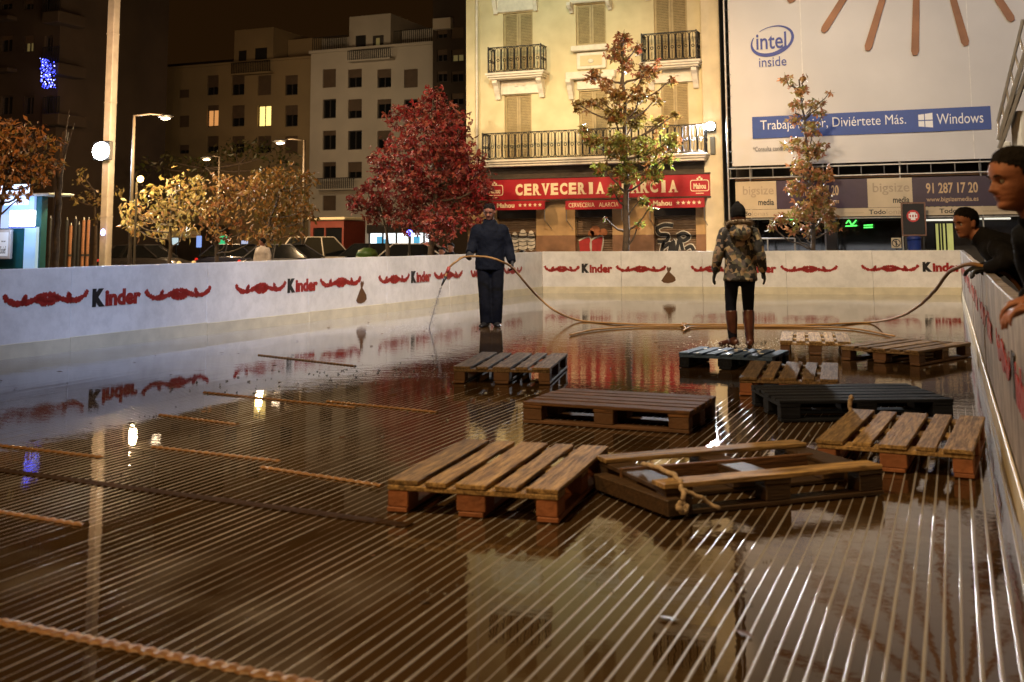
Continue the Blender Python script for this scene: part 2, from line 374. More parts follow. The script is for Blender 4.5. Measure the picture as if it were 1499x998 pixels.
# ------------------------------------------------------------------ rink barriers
def barrier(label, P0, P1, h, items, seed, npan, thick=.07, flip=1, kick=.16, mw=None):
    """board wall from P0 to P1 (floor points), inner face on the line, items printed on the inner face"""
    P0, P1 = Vector((*P0, 0)), Vector((*P1, 0)); L = (P1-P0).length; ex = (P1-P0)/L; en = Vector((ex.y, -ex.x, 0))*flip; ez = Vector((0, 0, 1))
    T = thing('rink_barrier', label, 'barrier', P0)
    r = random.Random(seed)
    def B(mb, s0, s1, d0, d1, z0, z1, c=.004):     # d = distance in front of the inner face
        M = Matrix.Identity(4)
        for i in range(3): M[i][0] = ex[i]; M[i][1] = -en[i]; M[i][2] = ez[i]; M[i][3] = P0[i]
        return mb.cbox(s0, s1, -d1, -d0, z0, z1, c, M)
    w = L/npan
    for k in range(npan):
        dd = r.uniform(-.004, .004)
        B(MB(), k*w+.002, (k+1)*w-.002, -thick+dd, dd, -.28, h+r.uniform(-.004, .004), .006).build('panel', mw or m_white, T)
        B(MB(), k*w+.003, (k+1)*w-.003, .006, .022, -.01, kick+r.uniform(-.006, .006)).build('kick_strip', m_kick, T)
    def loc(s, z): return P0+ex*s+ez*z+en*.006
    for it in items:
        if it[0] == 'K':
            _, s0, s1, z0, hh = it; W = s1-s0
            # a capital stem with red lower-case letters
            mb = MB(); put_text(mb, 'K', loc(s0, z0), ex, ez, en, W*.245, hh, .085, .004); o1 = mb.build('black_initial', m_ink, T)
            mb = MB(); put_text(mb, 'inder', loc(s0+W*.258, z0), ex, ez, en, W*.742, hh*.93, .05, .004); mb.build('red_lettering', m_red, T)
        elif it[0] == 'G':
            _, s0, s1, zc, hh = it; W = s1-s0
            mb = MB(); left = [(.0, .42), (.035, .05), (.12, -.28), (.20, -.30), (.245, .12), (.23, .32)]
            mid = [(.20, -.30), (.28, -.22), (.36, -.05), (.42, .18), (.5, .26)]
            low = [(.36, -.05), (.43, -.32), (.5, -.42)]
            arcs = [left, mid, low, [(.40, .08), (.45, -.12), (.5, -.16)]]
            def ribbon(pts, wd):
                ps = []
                for a in range(len(pts)-1):
                    for t in np.linspace(0, 1, 9)[:-1]:
                        ps.append(((1-t)*pts[a][0]+t*pts[a+1][0], (1-t)*pts[a][1]+t*pts[a+1][1]))
                ps.append(pts[-1])
                up, dn = [], []
                for i, (a, c) in enumerate(ps):
                    a2, c2 = ps[min(i+1, len(ps)-1)]; a1, c1 = ps[max(i-1, 0)]
                    tx, tz = (a2-a1)*W, (c2-c1)*hh; q = math.hypot(tx, tz) or 1; nx, nz = -tz/q, tx/q
                    k = wd*(.62+.75*r.random())*(1 if 0 < i < len(ps)-1 else .5)
                    up.append((a*W+nx*k, c*hh+nz*k)); dn.append((a*W-nx*k, c*hh-nz*k))
                return up, dn
            for mir in (0, 1):
                for ar in arcs:
                    up, dn = ribbon(ar, hh*.20)
                    N = len(up)
                    g = lambda p, d: P0+ex*(s0+(W-p[0] if mir else p[0]))+ez*(zc+p[1])+en*d
                    vs = [g(p, .0085) for p in up]+[g(p, .0085) for p in dn]+[g(p, .0045) for p in up]+[g(p, .0045) for p in dn]
                    fs = []
                    for i in range(N-1):
                        for fq in ((i, N+i, N+i+1, i+1), (2*N+i, i, i+1, 2*N+i+1), (N+i, 3*N+i, 3*N+i+1, N+i+1)):
                            fs.append(fq[::-1] if mir else fq)
                    mb.add(vs, fs)
            mb.build('garland', m_red, T)
        elif it[0] == 'S':
            _, s0, z0, hh = it
            pr = [(-.08, .1), (.06, -.02), (.35, -.06), (.66, .0), (.84, .12), (.80, .32), (.60, .52), (.46, .66), (.58, .86), (.52, .98), (.42, .90), (.34, 1.0), (.28, .86), (.33, .66), (.2, .5), (.06, .3)]
            mb = MB(); vs = [P0+ex*(s0+p[0]*hh)+ez*(z0+p[1]*hh)+en*.0085 for p in pr]; N = len(vs)
            vs2 = [v-en*.004 for v in vs]
            mb.add(vs+vs2, [tuple(range(N))]+[(i, i+N, (i+1) % N+N, (i+1) % N) for i in range(N)]); mb.build('sack_print', m_brown_print, T)
    return T
def along(P0, P1, px, py):
    d = ray(px, py); ex = np.array([P1[0]-P0[0], P1[1]-P0[1]]); L = np.hypot(*ex); ex /= L
    A = np.array([[d[0], -ex[0]], [d[1], -ex[1]]]); t = np.linalg.solve(A, np.array([P0[0]-CP[0], P0[1]-CP[1]]))
    return t[1], CP[2]+d[2]*t[0]
L0, L1 = (LW(-2.), -2.), (LW(24.42), 24.42)
def items_for(P0, P1, spec):
    out = []
    for k, a, bq, yc in spec:
        s0, z = along(P0, P1, a, yc); s1, _ = along(P0, P1, bq, yc)
        if k == 'K': out.append(('K', s0, s1, z-.10, .215))
        elif k == 'G': out.append(('G', s0, s1, z, .15))
        elif k == 'S': out.append(('S', s0, z-.28, .36))
    return out
lit = items_for(L0, L1, [('G', 5, 128, 440), ('K', 135, 206, 437), ('G', 213, 308, 432), ('G', 345, 418, 423), ('K', 421, 465, 419), ('G', 469, 528, 414),
    ('S', 523, 540, 418), ('G', 555, 599, 409), ('K', 602, 631, 406), ('G', 636, 677, 403), ('G', 690, 710, 400), ('K', 713, 735, 399), ('G', 738, 764, 396)])
barrier('white rink barrier on the far left, bluish, with red garlands and lettering', L0, L1, .97, lit, 1, 11)
B0, B1 = (-9.02, 24.42), (RWX+.02, BW(RWX+.02))
bit = items_for(B0, B1, [('G', 798, 848, 393), ('K', 852, 897, 393), ('G', 903, 975, 393), ('S', 970, 990, 395), ('G', 1013, 1070, 393), ('K', 1086, 1137, 393),
    ('G', 1144, 1226, 393), ('G', 1262, 1345, 392), ('K', 1351, 1408, 391)])
barrier('cream white end barrier across the back of the rink behind the woman', B0, B1, .97, bit, 2, 5)
R0p, R1p = (RW(BW(RWX)-.03), BW(RWX)-.03), (RW(1.2), 1.2)
rit = []
for k, s in enumerate(np.arange(.6, 24, 3.6)):
    rit += [('G', s, s+1.5, .62, .16), ('K', s+1.75, s+2.75, .52, .215)]
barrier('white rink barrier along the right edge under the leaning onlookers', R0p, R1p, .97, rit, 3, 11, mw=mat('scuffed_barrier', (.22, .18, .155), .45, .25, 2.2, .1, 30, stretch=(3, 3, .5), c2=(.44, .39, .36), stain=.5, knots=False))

# ------------------------------------------------------------------ pallets
def pallet(label, c, ang, L=1.2, W=.8, n=5, mp=m_wood, mb_=m_woodred, skip=(), seed=0, tilt=0., H=.144, widths=None, mcb=None):
    r = random.Random(seed)
    T = thing('pallet', label, 'pallet', (c[0], c[1], .004), math.radians(ang), 'wooden pallets lying on the wet rink')
    if tilt: T.rotation_euler[1] = tilt
    ws = widths or ([.145, .10, .145, .10, .145] if n == 5 else [W/n*.78]*n)
    k = W/.8 if n == 5 else 1
    ws = [w*k for w in ws]; gap = (W-sum(ws))/(n-1); y = -W/2
    zt = H-.022
    for i in range(n):
        w = ws[i]
        if i not in skip:
            dx0, dx1 = r.uniform(-.008, .008), r.uniform(-.008, .008); dz = r.uniform(-.001, .001); M = Matrix.Rotation(r.uniform(-.006, .006), 4, 'Z')
            mb = MB(); mb.cbox(-L/2+dx0, L/2+dx1, y, y+w, zt+dz, H+dz, .003, M); mb.build('plank', mp, T, local=True)
        y += w+gap
    for x in (-L/2+.0, -.0725, L/2-.145):
        MB().cbox(x+.002, x+.143, -W/2+.002, W/2-.002, zt-.0235, zt-.0015,   .003).build('cross_board', mcb or mp, T, local=True)
        for yy, bw in ((-W/2+.004, .10), (-.07, .14), (W/2-.104, .10)):
            MB().cbox(x+.005, x+.140, yy, yy+bw, .0235, zt-.025, .004).build('block', mb_, T, local=True)
    for yy, bw in ((-W/2, .10), (-.06, .12), (W/2-.10, .10)):
        MB().cbox(-L/2+.003, L/2-.003, yy, yy+bw, .001, .022, .003).build('bottom_board', mb_, T, local=True)
    return T
PAL = [
 ('light brown wooden pallet nearest the camera with reddish blocks', (-2.13, 5.21), 95, 1.08, .82, 5, m_wood, m_woodred, ()),
 ('tan wooden pallet with wide gaps nearest the right barrier, rope stub on its far corner', (-.31, 6.93), 86, 1.2, .80, 5, m_wood, m_woodred, ()),
 ('dark brown pallet lying sideways in the middle of the rink, two bright gaps beneath', (-2.20, 7.50), -2, 1.17, .74, 5, m_wooddk, m_woodblk, ()),
 ('nearly black navy pallet with long side forward, behind the tan one', (-.76, 8.38), 23.5, 1.2, .82, 6, m_palnavy, m_palnavy, ()),
 ('weathered pallet standing alone left of the red sign reflection', (-3.84, 9.60), 102, 1.25, .86, 5, m_wood2, m_woodblk, ()),
 ('grey brown pallet between the blue slatted one and the navy one', (-1.32, 9.62), 95, 1.22, .76, 5, m_wood2, m_woodred, ()),
 ('pale pallet near the back beside the woman in boots', (-1.50, 12.90), 97, 1.2, .74, 5, m_wood, m_woodblk, ()),
 ('dark olive pallet turned diagonally against the right barrier at the back', (-.50, 12.28), 66, 1.2, .84, 5, m_wood2, m_woodblk, ()),
]
for i, p in enumerate(PAL):
    pallet(p[0], p[1], p[2], p[3], p[4], p[5], p[6], p[7], p[8], seed=i)
pallet('small blue slatted pallet with frost on it at the woman’s feet', (-2.05, 10.98), 84, .66, .92, 7, m_palblue, m_palnavy, (), seed=22)
T = pallet('broken dark pallet with only two top planks and a rope tied at its left end', (-1.06, 5.66), 42, 1.2, .74, 5, m_wood, m_char, (1, 2, 3), seed=31, widths=[.13, .1, .14, .1, .13], mcb=m_char)
# broken sheet and rope on its left end
MB().cbox(-.66, -.58, -.34, .30, .012, .085, .004, Matrix.Rotation(.12, 4, 'Z')).build('broken_board', m_char, T, local=True)
MB().cbox(-.60, .50, .07, .10, .06, .128, .004, Matrix.Rotation(-.02, 4, 'Z')).build('loose_batten', m_wooddk, T, local=True)
def wob(pts, r, n=8, sub=6, amp=.004, seed=0):
    q = random.Random(seed); out = []
    for i in range(len(pts)-1):
        p0 = Vector(pts[max(i-1, 0)]); p1 = Vector(pts[i]); p2 = Vector(pts[i+1]); p3 = Vector(pts[min(i+2, len(pts)-1)])
        for k in range(sub):
            t = k/sub
            out.append(.5*((2*p1)+(p2-p0)*t+(2*p0-5*p1+4*p2-p3)*t*t+(3*p1-p0-3*p2+p3)*t**3)+Vector((q.gauss(0, amp), q.gauss(0, amp), q.gauss(0, amp))))
    out.append(Vector(pts[-1])); return out
rp_ = MB(); rp_.tube(wob([(-.50, .06, .15), (-.50, -.10, .165), (-.50, -.28, .155), (-.52, -.385, .12), (-.53, -.40, .06), (-.54, -.41, .03)], .012), .012, 7)
rp_.tube(wob([(-.52, -.385, .12), (-.45, -.42, .09), (-.36, -.43, .03)], .009), .009, 7)
rp_.tube(wob([(-.55, -.40, .07), (-.56, -.43, .05), (-.53, -.42, .03), (-.52, -.40, .06), (-.56, -.40, .05)], .013), .014, 7)
o = rp_.build('rope', m_rope, T, local=True, smooth=True)
tag(MB().tube(wob([(-.66, 7.47, .15), (-.665, 7.46, .19), (-.655, 7.46, .225), (-.65, 7.45, .235)], .012, amp=.002), [.014, .013, .014, .013]*4+[.017, .017, .012]).build('rope_stub', m_rope, smooth=True), 'short frayed rope stub standing up behind the tan pallet', 'rope')

# spacer strips across the tubes
m_strip = mat('brown_spacer_plastic', (.24, .125, .045), .45, .3, 20, .3, 60)
m_strip2 = mat('dark_spacer_plastic', (.035, .018, .007), .9, .3, 20, .3, 60, spec=.08)
strips = [((0, 653), (150, 670), 'thin brown spacer strip at the left frame edge below the reflected lettering'), ((225, 655), (410, 676), 'brown spacer strip left of middle, starting by the small dotted reflection'),
          ((385, 685), (560, 712), 'brown spacer strip ending just left of the nearest pallet'), ((-40, 744), (125, 770), 'short spacer strip at the left edge by the white glint'),
          ((-30, 906), (470, 1006), 'thick nearest spacer strip across the bottom left corner'), ((235, 608), (348, 622), 'faint spacer strip beside the orange glint near the left barrier'),
          ((-20, 686), (600, 770), 'wide dark spacer strip running from the left edge to the nearest pallet'), ((300, 575), (520, 597), 'thin spacer strip below the reflected left barrier'),
          ((380, 520), (520, 536), 'farthest spacer strip near the hose splash'), ((480, 588), (640, 604), 'spacer strip between the left lettering reflection and the back left pallet')]
for k, (a, bq, lab) in enumerate(strips):
    A = at_floor(*a); Bq = at_floor(*bq); d = Bq-A; Ln = np.hypot(d[0], d[1]); ux, uy = d[0]/Ln, d[1]/Ln
    n_ = int(Ln/.0263); mb = MB(); pts = []; rs = []
    wd = .036 if k == 6 else (.026 if k == 4 else .018)
    for i in range(n_+1):
        pts.append((A[0]+d[0]*i/n_, A[1]+d[1]*i/n_, .004)); rs.append(((.005, wd*.8) if k != 6 else (.001, wd)) if i % 2 else ((.0105, wd*1.2) if k != 6 else (.0030, wd*1.1)))
    mb.tube(pts, rs, 8); tag(mb.build('spacer_strip', m_strip if k != 6 else m_strip2, base=A), lab, 'spacer strip', 'spacer strips across the rink tubes')

# small ice crumbs and leaves lying on the mat
m_ice = mat('ice_crumbs', (.8, .83, .88), .06, .05, 20, spec=.9); m_ice.node_tree.nodes['Principled BSDF'].inputs['Transmission Weight'].default_value = .75; m_ice.node_tree.nodes['Principled BSDF'].inputs['IOR'].default_value = 1.31
mb = MB()
spots = [((232, 610), .05, 22), ((165, 710), .17, 60), ((655, 868), .06, 10), ((1080, 865), .035, 5), ((1125, 822), .02, 4), ((690, 640), .05, 6), ((520, 545), .3, 24), ((260, 640), .3, 20), ((420, 560), .5, 40), ((610, 870), .03, 3),
         ((172, 756), .02, 4), ((98, 764), .02, 4), ((225, 985), .03, 4), ((470, 740), .03, 4), ((1010, 880), .08, 6), ((900, 865), .05, 4), ((1000, 650), .5, 18), ((760, 600), .6, 26), ((1210, 632), .12, 12), ((900, 740), .1, 6), ((600, 560), .6, 40), ((1300, 530), .5, 20), ((420, 650), .5, 24)]
for (p, sp, cnt) in spots:
    c = at_floor(*p)
    for i in range(cnt):
        s = random.uniform(.003, .0085)*(1.25 if c[1] > 7 else .55)
        x, y = c[0]+random.gauss(0, sp), c[1]+random.gauss(0, sp)*1.3
        M = Matrix.Translation((x, y, .004)) @ Matrix.Rotation(random.uniform(0, PI), 4, Vector((random.random(), random.random(), random.random()+.01)).normalized())
        mb.box(-s*random.uniform(.6, 1.6), s*1.2, -s, s*random.uniform(.5, 1), -s*.35, s*.4, M)
tag(mb.build('ice_debris', m_ice), 'crumbs of melting ice scattered over the wet tubes', 'ice', kind='stuff')
mb = MB(); m_leaf_f = leafmat('fallen_leaf', [(.10, .05, .02), (.16, .07, .02), (.05, .03, .015)])
for i in range(120):
    x, y = random.uniform(-8.5, 0), random.uniform(3.5, 16); s = random.uniform(.012, .04); a = random.uniform(0, 6.3)
    if -2.9 < x < .1 and 4.3 < y < 9.5: continue
    M = Matrix.Translation((x, y, .006)) @ Matrix.Rotation(a, 4, 'Z') @ Matrix.Rotation(random.uniform(-.3, .3), 4, 'X')
    mb.add([M @ Vector(p) for p in ((-s, 0, 0), (0, -s*.5, .003), (s, 0, .004), (0, s*.5, .003))], [(0, 1, 2, 3)])
tag(mb.build('fallen_leaves', m_leaf_f), 'small brown leaves lying on the wet mat', 'leaves', kind='stuff')
# ------------------------------------------------------------------ yellow corner building with the bar
YB = 33.5
def gx(px, py, Y=YB): p = at_y(px, py, Y); return p[0], p[2]
def grect(a, b_, c, d, Y=YB):          # pixel box -> x0,x1,z0,z1 on a plane parallel to the facade
    x0, z1 = gx(a, b_, Y); x1, z0 = gx(c, d, Y); zz1 = gx(c, b_, Y)[1]; zz0 = gx(a, d, Y)[1]
    return x0, x1, (z0+zz0)/2, (z1+zz1)/2
def wall_grid(mb, x0, x1, z0, z1, ops, y, rev=.18, flip=1):
    """front wall on plane y with rectangular openings and their reveals"""
    xs = sorted({x0, x1, *[v for o_ in ops for v in o_[:2]]}); zs = sorted({z0, z1, *[v for o_ in ops for v in o_[2:4]]})
    for i in range(len(xs)-1):
        for k in range(len(zs)-1):
            cx, cz = (xs[i]+xs[i+1])/2, (zs[k]+zs[k+1])/2
            if any(o_[0] < cx < o_[1] and o_[2] < cz < o_[3] for o_ in ops): continue
            mb.quad((xs[i], y, zs[k]), (xs[i+1], y, zs[k]), (xs[i+1], y, zs[k+1]), (xs[i], y, zs[k+1]))
    for a, c, d, e in [o_[:4] for o_ in ops]:
        yb = y+rev
        mb.quad((a, y, d), (a, y, e), (a, yb, e), (a, yb, d)); mb.quad((c, y, d), (c, yb, d), (c, yb, e), (c, y, e))
        mb.quad((a, y, e), (c, y, e), (c, yb, e), (a, yb, e)); mb.quad((a, y, d), (a, yb, d), (c, yb, d), (c, y, d))
    return mb
m_yel = mat('ochre_render', (.66, .565, .33), .8, .09, 1.6, .12, 40, c2=(.73, .64, .40))
m_pil = mat('pale_stucco', (.70, .60, .40), .8, .1, 2.5, .1, 40)
m_stone = mat('white_stucco_trim', (.74, .69, .58), .75, .1, 6, .15, 30)
m_gf = mat('ground_floor_render', (.46, .30, .14), .8, .18, 2.2, .15, 30)
m_dado = mat('brown_dado', (.24, .13, .07), .8, .2, 3, .15, 30)
m_shut = mat('ochre_shutter', (.42, .33, .17), .6, .12, 8)
m_dark = mat('dark_void', (.012, .010, .009), .7, .1)
m_fascia = mat('dark_soffit', (.06, .045, .03), .8, .2)
m_signred = mat('sign_red', (.36, .012, .022), .4, .08, 3)
m_cream = mat('sign_cream', (.80, .68, .44), .5, .05)
m_roll = mat('roller_shutter', (.17, .11, .065), .5, .2, 5)
bx0, bx1 = gx(685, 200)[0], gx(1064, 200)[0]
yb = thing('apartment_building', 'ochre yellow apartment house with balconies above the red bar sign', 'building', (bx0, YB, -.3))
rows = dict(u1=(737, 18, 781, 112), u2=(843, 5, 888, 66), u3=(957, -6, 1008, 96), l1=(739, 139, 779, 236), l2=(848, 132, 891, 232), l3=(968, 122, 1010, 226),
            d1=(728, 307, 786, 400), d2=(842, 305, 898, 400), d3=(957, 302, 1021, 400))
ops = {k: grect(*v) for k, v in rows.items()}
zslab = gx(860, 233)[1]; zsig0, zsig1 = gx(870, 291)[1], gx(870, 260)[1]
for k in ('l1', 'l2', 'l3'): ops[k] = (ops[k][0], ops[k][1], zslab+.02, ops[k][3])
for k in ('d1', 'd2', 'd3'): ops[k] = (ops[k][0], ops[k][1], -.28, ops[k][3])
ztop = 15.5
# more storeys above the frame
more = []
for dz in (3.55, 7.1):
    for k in ('u1', 'u2', 'u3'):
        a = ops[k]; more.append((a[0], a[1], a[2]+dz, a[3]+dz))
mb = MB(); wall_grid(mb, bx0, bx1-.02, zslab-.05, ztop, [ops[k] for k in ('u1', 'u2', 'u3', 'l1', 'l2', 'l3')]+more, YB, .16)
mb.quad((bx0, YB, -.3), (bx0, YB, ztop), (bx0, YB+14, ztop), (bx0, YB+14, -.3)); mb.quad((bx1-.02, YB, -.3), (bx1-.02, YB+14, -.3), (bx1-.02, YB+14, ztop), (bx1-.02, YB, ztop))
mb.quad((bx0, YB, ztop), (bx1, YB, ztop), (bx1, YB+14, ztop), (bx0, YB+14, ztop)); mb.quad((bx0, YB+14, -.3), (bx0, YB+14, ztop), (bx1, YB+14, ztop), (bx1, YB+14, -.3))
mb.build('wall', m_yel, yb)
mb = MB(); zd = gx(870, 344)[1]
wall_grid(mb, bx0, bx1-.02, zd, zslab-.05, [(a, c, zd, e) for a, c, d, e in [ops[k] for k in ('d1', 'd2', 'd3')]], YB+.004, .25); mb.build('ground_floor_wall', m_gf, yb)
mb = MB(); wall_grid(mb, bx0, bx1-.02, -.3, zd, [(a, c, -.3, zd) for a, c, d, e in [ops[k] for k in ('d1', 'd2', 'd3')]], YB-.01, .26)
mb.build('dado', m_dado, yb)
# pilasters and drainpipe
p0, p1 = gx(1033, 200)[0], gx(1062, 200)[0]
MB().cbox(p0, p1, YB-.30, YB-.002, -.3, ztop, .02).build('pilaster', m_pil, yb)
MB().cbox(bx0-.01, gx(698, 200)[0], YB-.10, YB-.002, zslab+.3, ztop, .02).build('pilaster', m_yel, yb)
MB().tube([(gx(700, 100)[0], YB-.07, z) for z in (zslab+.35, 6, 9, ztop)], .045, 8).build('drainpipe', m_stone, yb, smooth=True)
# shutters
def shutters(mb, o_, y, lev=True):
    a, c, d, e = o_; mid = (a+c)/2
    for (s, t) in ((a, mid-.005), (mid+.005, c)):
        w = t-s; st = w*.13
        mb.box(s, s+st, y-.02, y+.03, d, e); mb.box(t-st, t, y-.02, y+.03, d, e); mb.box(s+st, t-st, y-.02, y+.03, e-.07, e); mb.box(s+st, t-st, y-.02, y+.03, d, d+.07)
        nn = max(6, int((e-d)/.055))
        for i in range(nn):
            z = d+.07+(e-d-.14)*i/nn
            mb.quad((s+st, y-.012, z), (t-st, y-.012, z), (t-st, y+.02, z+.05), (s+st, y+.02, z+.05))
for k in ('u1', 'u2', 'u3', 'l1', 'l2', 'l3'):
    mb = MB(); shutters(mb, ops[k], YB+.10); mb.build('window_shutter', m_shut, yb)
    a = ops[k]; MB().quad((a[0], YB+.158, a[2]), (a[1], YB+.158, a[2]), (a[1], YB+.158, a[3]), (a[0], YB+.158, a[3])).build('window_back', m_dark, yb)
for a in more:
    mb = MB(); shutters(mb, a, YB+.10); mb.build('window_shutter', m_shut, yb)
# railings
def rail_unit(mb, a, w, y, z0, z1, axis='x'):
    """arch with a ring and a lower bow, unit width w, along x (or along y)"""
    P = (lambda s, z: (a+s, y, z)) if axis == 'x' else (lambda s, z: (y, a+s, z))
    h = z1-z0; r = .012
    top = [P(w/2+w*.42*math.cos(t), z1-w*.5+w*.46*math.sin(t)) for t in np.linspace(0, PI, 7)]
    mb.tube([P(w*.92, z0+h*.30)]+top+[P(w*.08, z0+h*.30)], r, 4, False)
    bot = [P(w/2+w*.42*math.cos(t), z0+w*.5-w*.46*math.sin(t)) for t in np.linspace(0, PI, 7)]
    mb.tube([P(w*.92, z0+h*.6)]+bot+[P(w*.08, z0+h*.6)], r, 4, False)
    mb.tube([P(w/2+w*.2*math.cos(t), z0+h*.47+w*.2*math.sin(t)) for t in np.linspace(0, 2*PI, 9)], r, 4, False)
    mb.tube([P(0, z0), P(0, z1)], r*.9, 4, False)
    mb.tube([P(w/2, z0), P(w/2, z0+h*.34)], r*.7, 4, False); mb.tube([P(w/2, z0+h*.6), P(w/2, z1-.02)], r*.7, 4, False)
def railing(name, x0, x1, yf, z0, z1, parent, unit=.23):
    mb = MB(); nn = max(2, round((x1-x0)/unit)); w = (x1-x0)/nn
    for i in range(nn): rail_unit(mb, x0+i*w, w, yf, z0+.03, z1)
    for xx in (x0, x1):
        n2 = max(1, round((YB-yf)/unit)); w2 = (YB-yf-.02)/n2
        for i in range(n2): rail_unit(mb, yf+i*w2, w2, xx, z0+.03, z1, 'y')
        mb.cbox(xx-.02, xx+.02, yf-.02, yf+.02, z0, z1+.04)
        mb.box(xx-.015, xx+.015, yf+.02, YB, z1-.012, z1+.018)
    mb.box(x0+.02, x1-.02, yf-.015, yf+.015, z1-.012, z1+.018); mb.box(x0+.02, x1-.02, yf-.01, yf+.01, z0+.02, z0+.04)
    return mb.build(name, m_iron, parent)
def slab(x0, x1, zt, dep, parent, name='balcony'):
    mb = MB()
    mb.cbox(x0, x1, YB-dep, YB-.002, zt-.07, zt, .01); mb.cbox(x0+.05, x1-.05, YB-dep+.05, YB-.002, zt-.14, zt-.072, .01); mb.cbox(x0+.10, x1-.10, YB-dep+.12, YB-.002, zt-.20, zt-.142, .01)
    return mb.build(name, m_stone, parent)
def bracket(x, zt, h, parent, w=.17):
    pr = [(-.02, 0), (-.42, 0), (-.42, -.10), (-.30, -.2), (-.24, -h*.55), (-.14, -h*.8), (-.10, -h), (-.02, -h*.92)]
    mb = MB(); vs = [(x-w/2, YB+a, zt+z) for a, z in pr]+[(x+w/2, YB+a, zt+z) for a, z in pr]; N = len(pr)
    mb.add(vs, [tuple(range(N)), tuple(range(2*N-1, N-1, -1))]+[(i, i+N, (i+1) % N+N, (i+1) % N) for i in range(N)])
    return mb.build('bracket', m_stone, parent)
for (r_, s_, oo) in (((716, 68, 793, 106), (712, 105, 798, 118), 'l1'), ((940, 48, 1021, 90), (937, 89, 1027, 103), 'l3')):
    x0, x1, z0, z1 = grect(*r_, Y=YB-.5); sx0, sx1, sz0, sz1 = grect(*s_, Y=YB-.5)
    bs = slab(sx0, sx1, sz1, .62, yb)
    railing('railing', x0, x1, YB-.55, sz1, z1, bs)
    for xx in (sx0+.26, sx1-.26): bracket(xx, sz1-.21, .62, bs)
    MB().cbox(sx0+.36, sx1-.36, YB-.09, YB-.002, ops[oo][3]+.03, sz1-.21, .01).build('lintel_panel', m_stone, yb)
    cxm = (sx0+sx1)/2
    for dx in (-.12, .12): MB().cbox(cxm+dx-.07, cxm+dx+.07, YB-.12, YB-.092, sz1-.42, sz1-.34, .01).build('lintel_ornament', m_stone, bs)
    for dz in (3.55,):      # balcony of the storey above the frame
        b2 = slab(sx0, sx1, sz1+dz, .62, yb); railing('railing', x0, x1, YB-.55, sz1+dz, z1+dz, b2)
# upper window hoods
for k, (a, bq, c, d) in (('u1', (724, -12, 789, 17)), ('u3', (945, -34, 1020, -8))):
    x0, x1, z0, z1 = grect(a, bq, c, d)
    MB().cbox(x0+.12, x1-.12, YB-.10, YB-.002, z0, z1, .02).build('window_hood', m_stone, yb)
    for xx in (x0+.08, x1-.08): bracket(xx, z1, .72, yb, .14)
x0, x1, z0, z1 = grect(836, -14, 896, 4); MB().cbox(x0, x1, YB-.16, YB-.002, z0, z1, .03).build('window_hood', m_stone, yb)
for xx in (x0+.04, x1-.04): bracket(xx, z0, .30, yb, .12)
x0, x1, z0, z1 = grect(839, 67, 893, 75); hd = MB().cbox(x0, x1, YB-.26, YB-.002, z0, z1, .02).build('window_sill', m_stone, yb)
x0, x1, z0, z1 = grect(846, 77, 889, 101); MB().cbox(x0, x1, YB-.12, YB-.002, z0, z1, .02).build('sill_panel', m_stone, yb)
xa, za = gx(867, 90); MB().cbox(x0+.12, x1-.12, YB-.135, YB-.121, z0+.1, z1-.1, .006).build('sill_panel', m_yel, yb)
MB().sphere((xa, YB-.14, za), (.10, .03, .07)).build('sill_ornament', m_stone, yb, smooth=True)
x0, x1, z0, z1 = grect(832, 105, 904, 116); MB().cbox(x0, x1, YB-.30, YB-.002, z0, z1, .03).build('window_hood', m_stone, yb)
for xx in (x0+.13, x1-.13): bracket(xx, z0, .62, yb, .16)
x0, x1, z0, z1 = grect(846, 117, 893, 130); MB().cbox(x0, x1, YB-.08, YB-.002, z0, z1, .01).build('lintel_panel', m_stone, yb)
# long balcony
lx0, lx1 = gx(701, 235, YB-.7)[0], gx(1036, 225, YB-.7)[0]; zt = gx(870, 229, YB-.7)[1]; zr = gx(870, 189, YB-.65)[1]
mb = MB(); mb.cbox(lx0-.12, lx1, YB-.78, YB-.305, zt-.07, zt, .01); mb.cbox(lx0-.06, lx1-.05, YB-.72, YB-.305, zt-.14, zt-.072, .01); mb.cbox(lx0, lx1-.1, YB-.66, YB-.305, zt-.22, zt-.142, .01)
mb.box(lx0, p0-.003, YB-.304, YB-.003, zt-.20, zt-.002); bl = mb.build('long_balcony', m_stone, yb)
railing('railing', gx(707, 210, YB-.7)[0], gx(1032, 200, YB-.7)[0], YB-.70, zt, zr, bl)
x0, x1, z0, z1 = grect(706, 244, 1034, 260); MB().box(x0, p0-.004, YB-.22, YB-.006, zsig1+.02, zt-.225).build('soffit', m_fascia, yb)
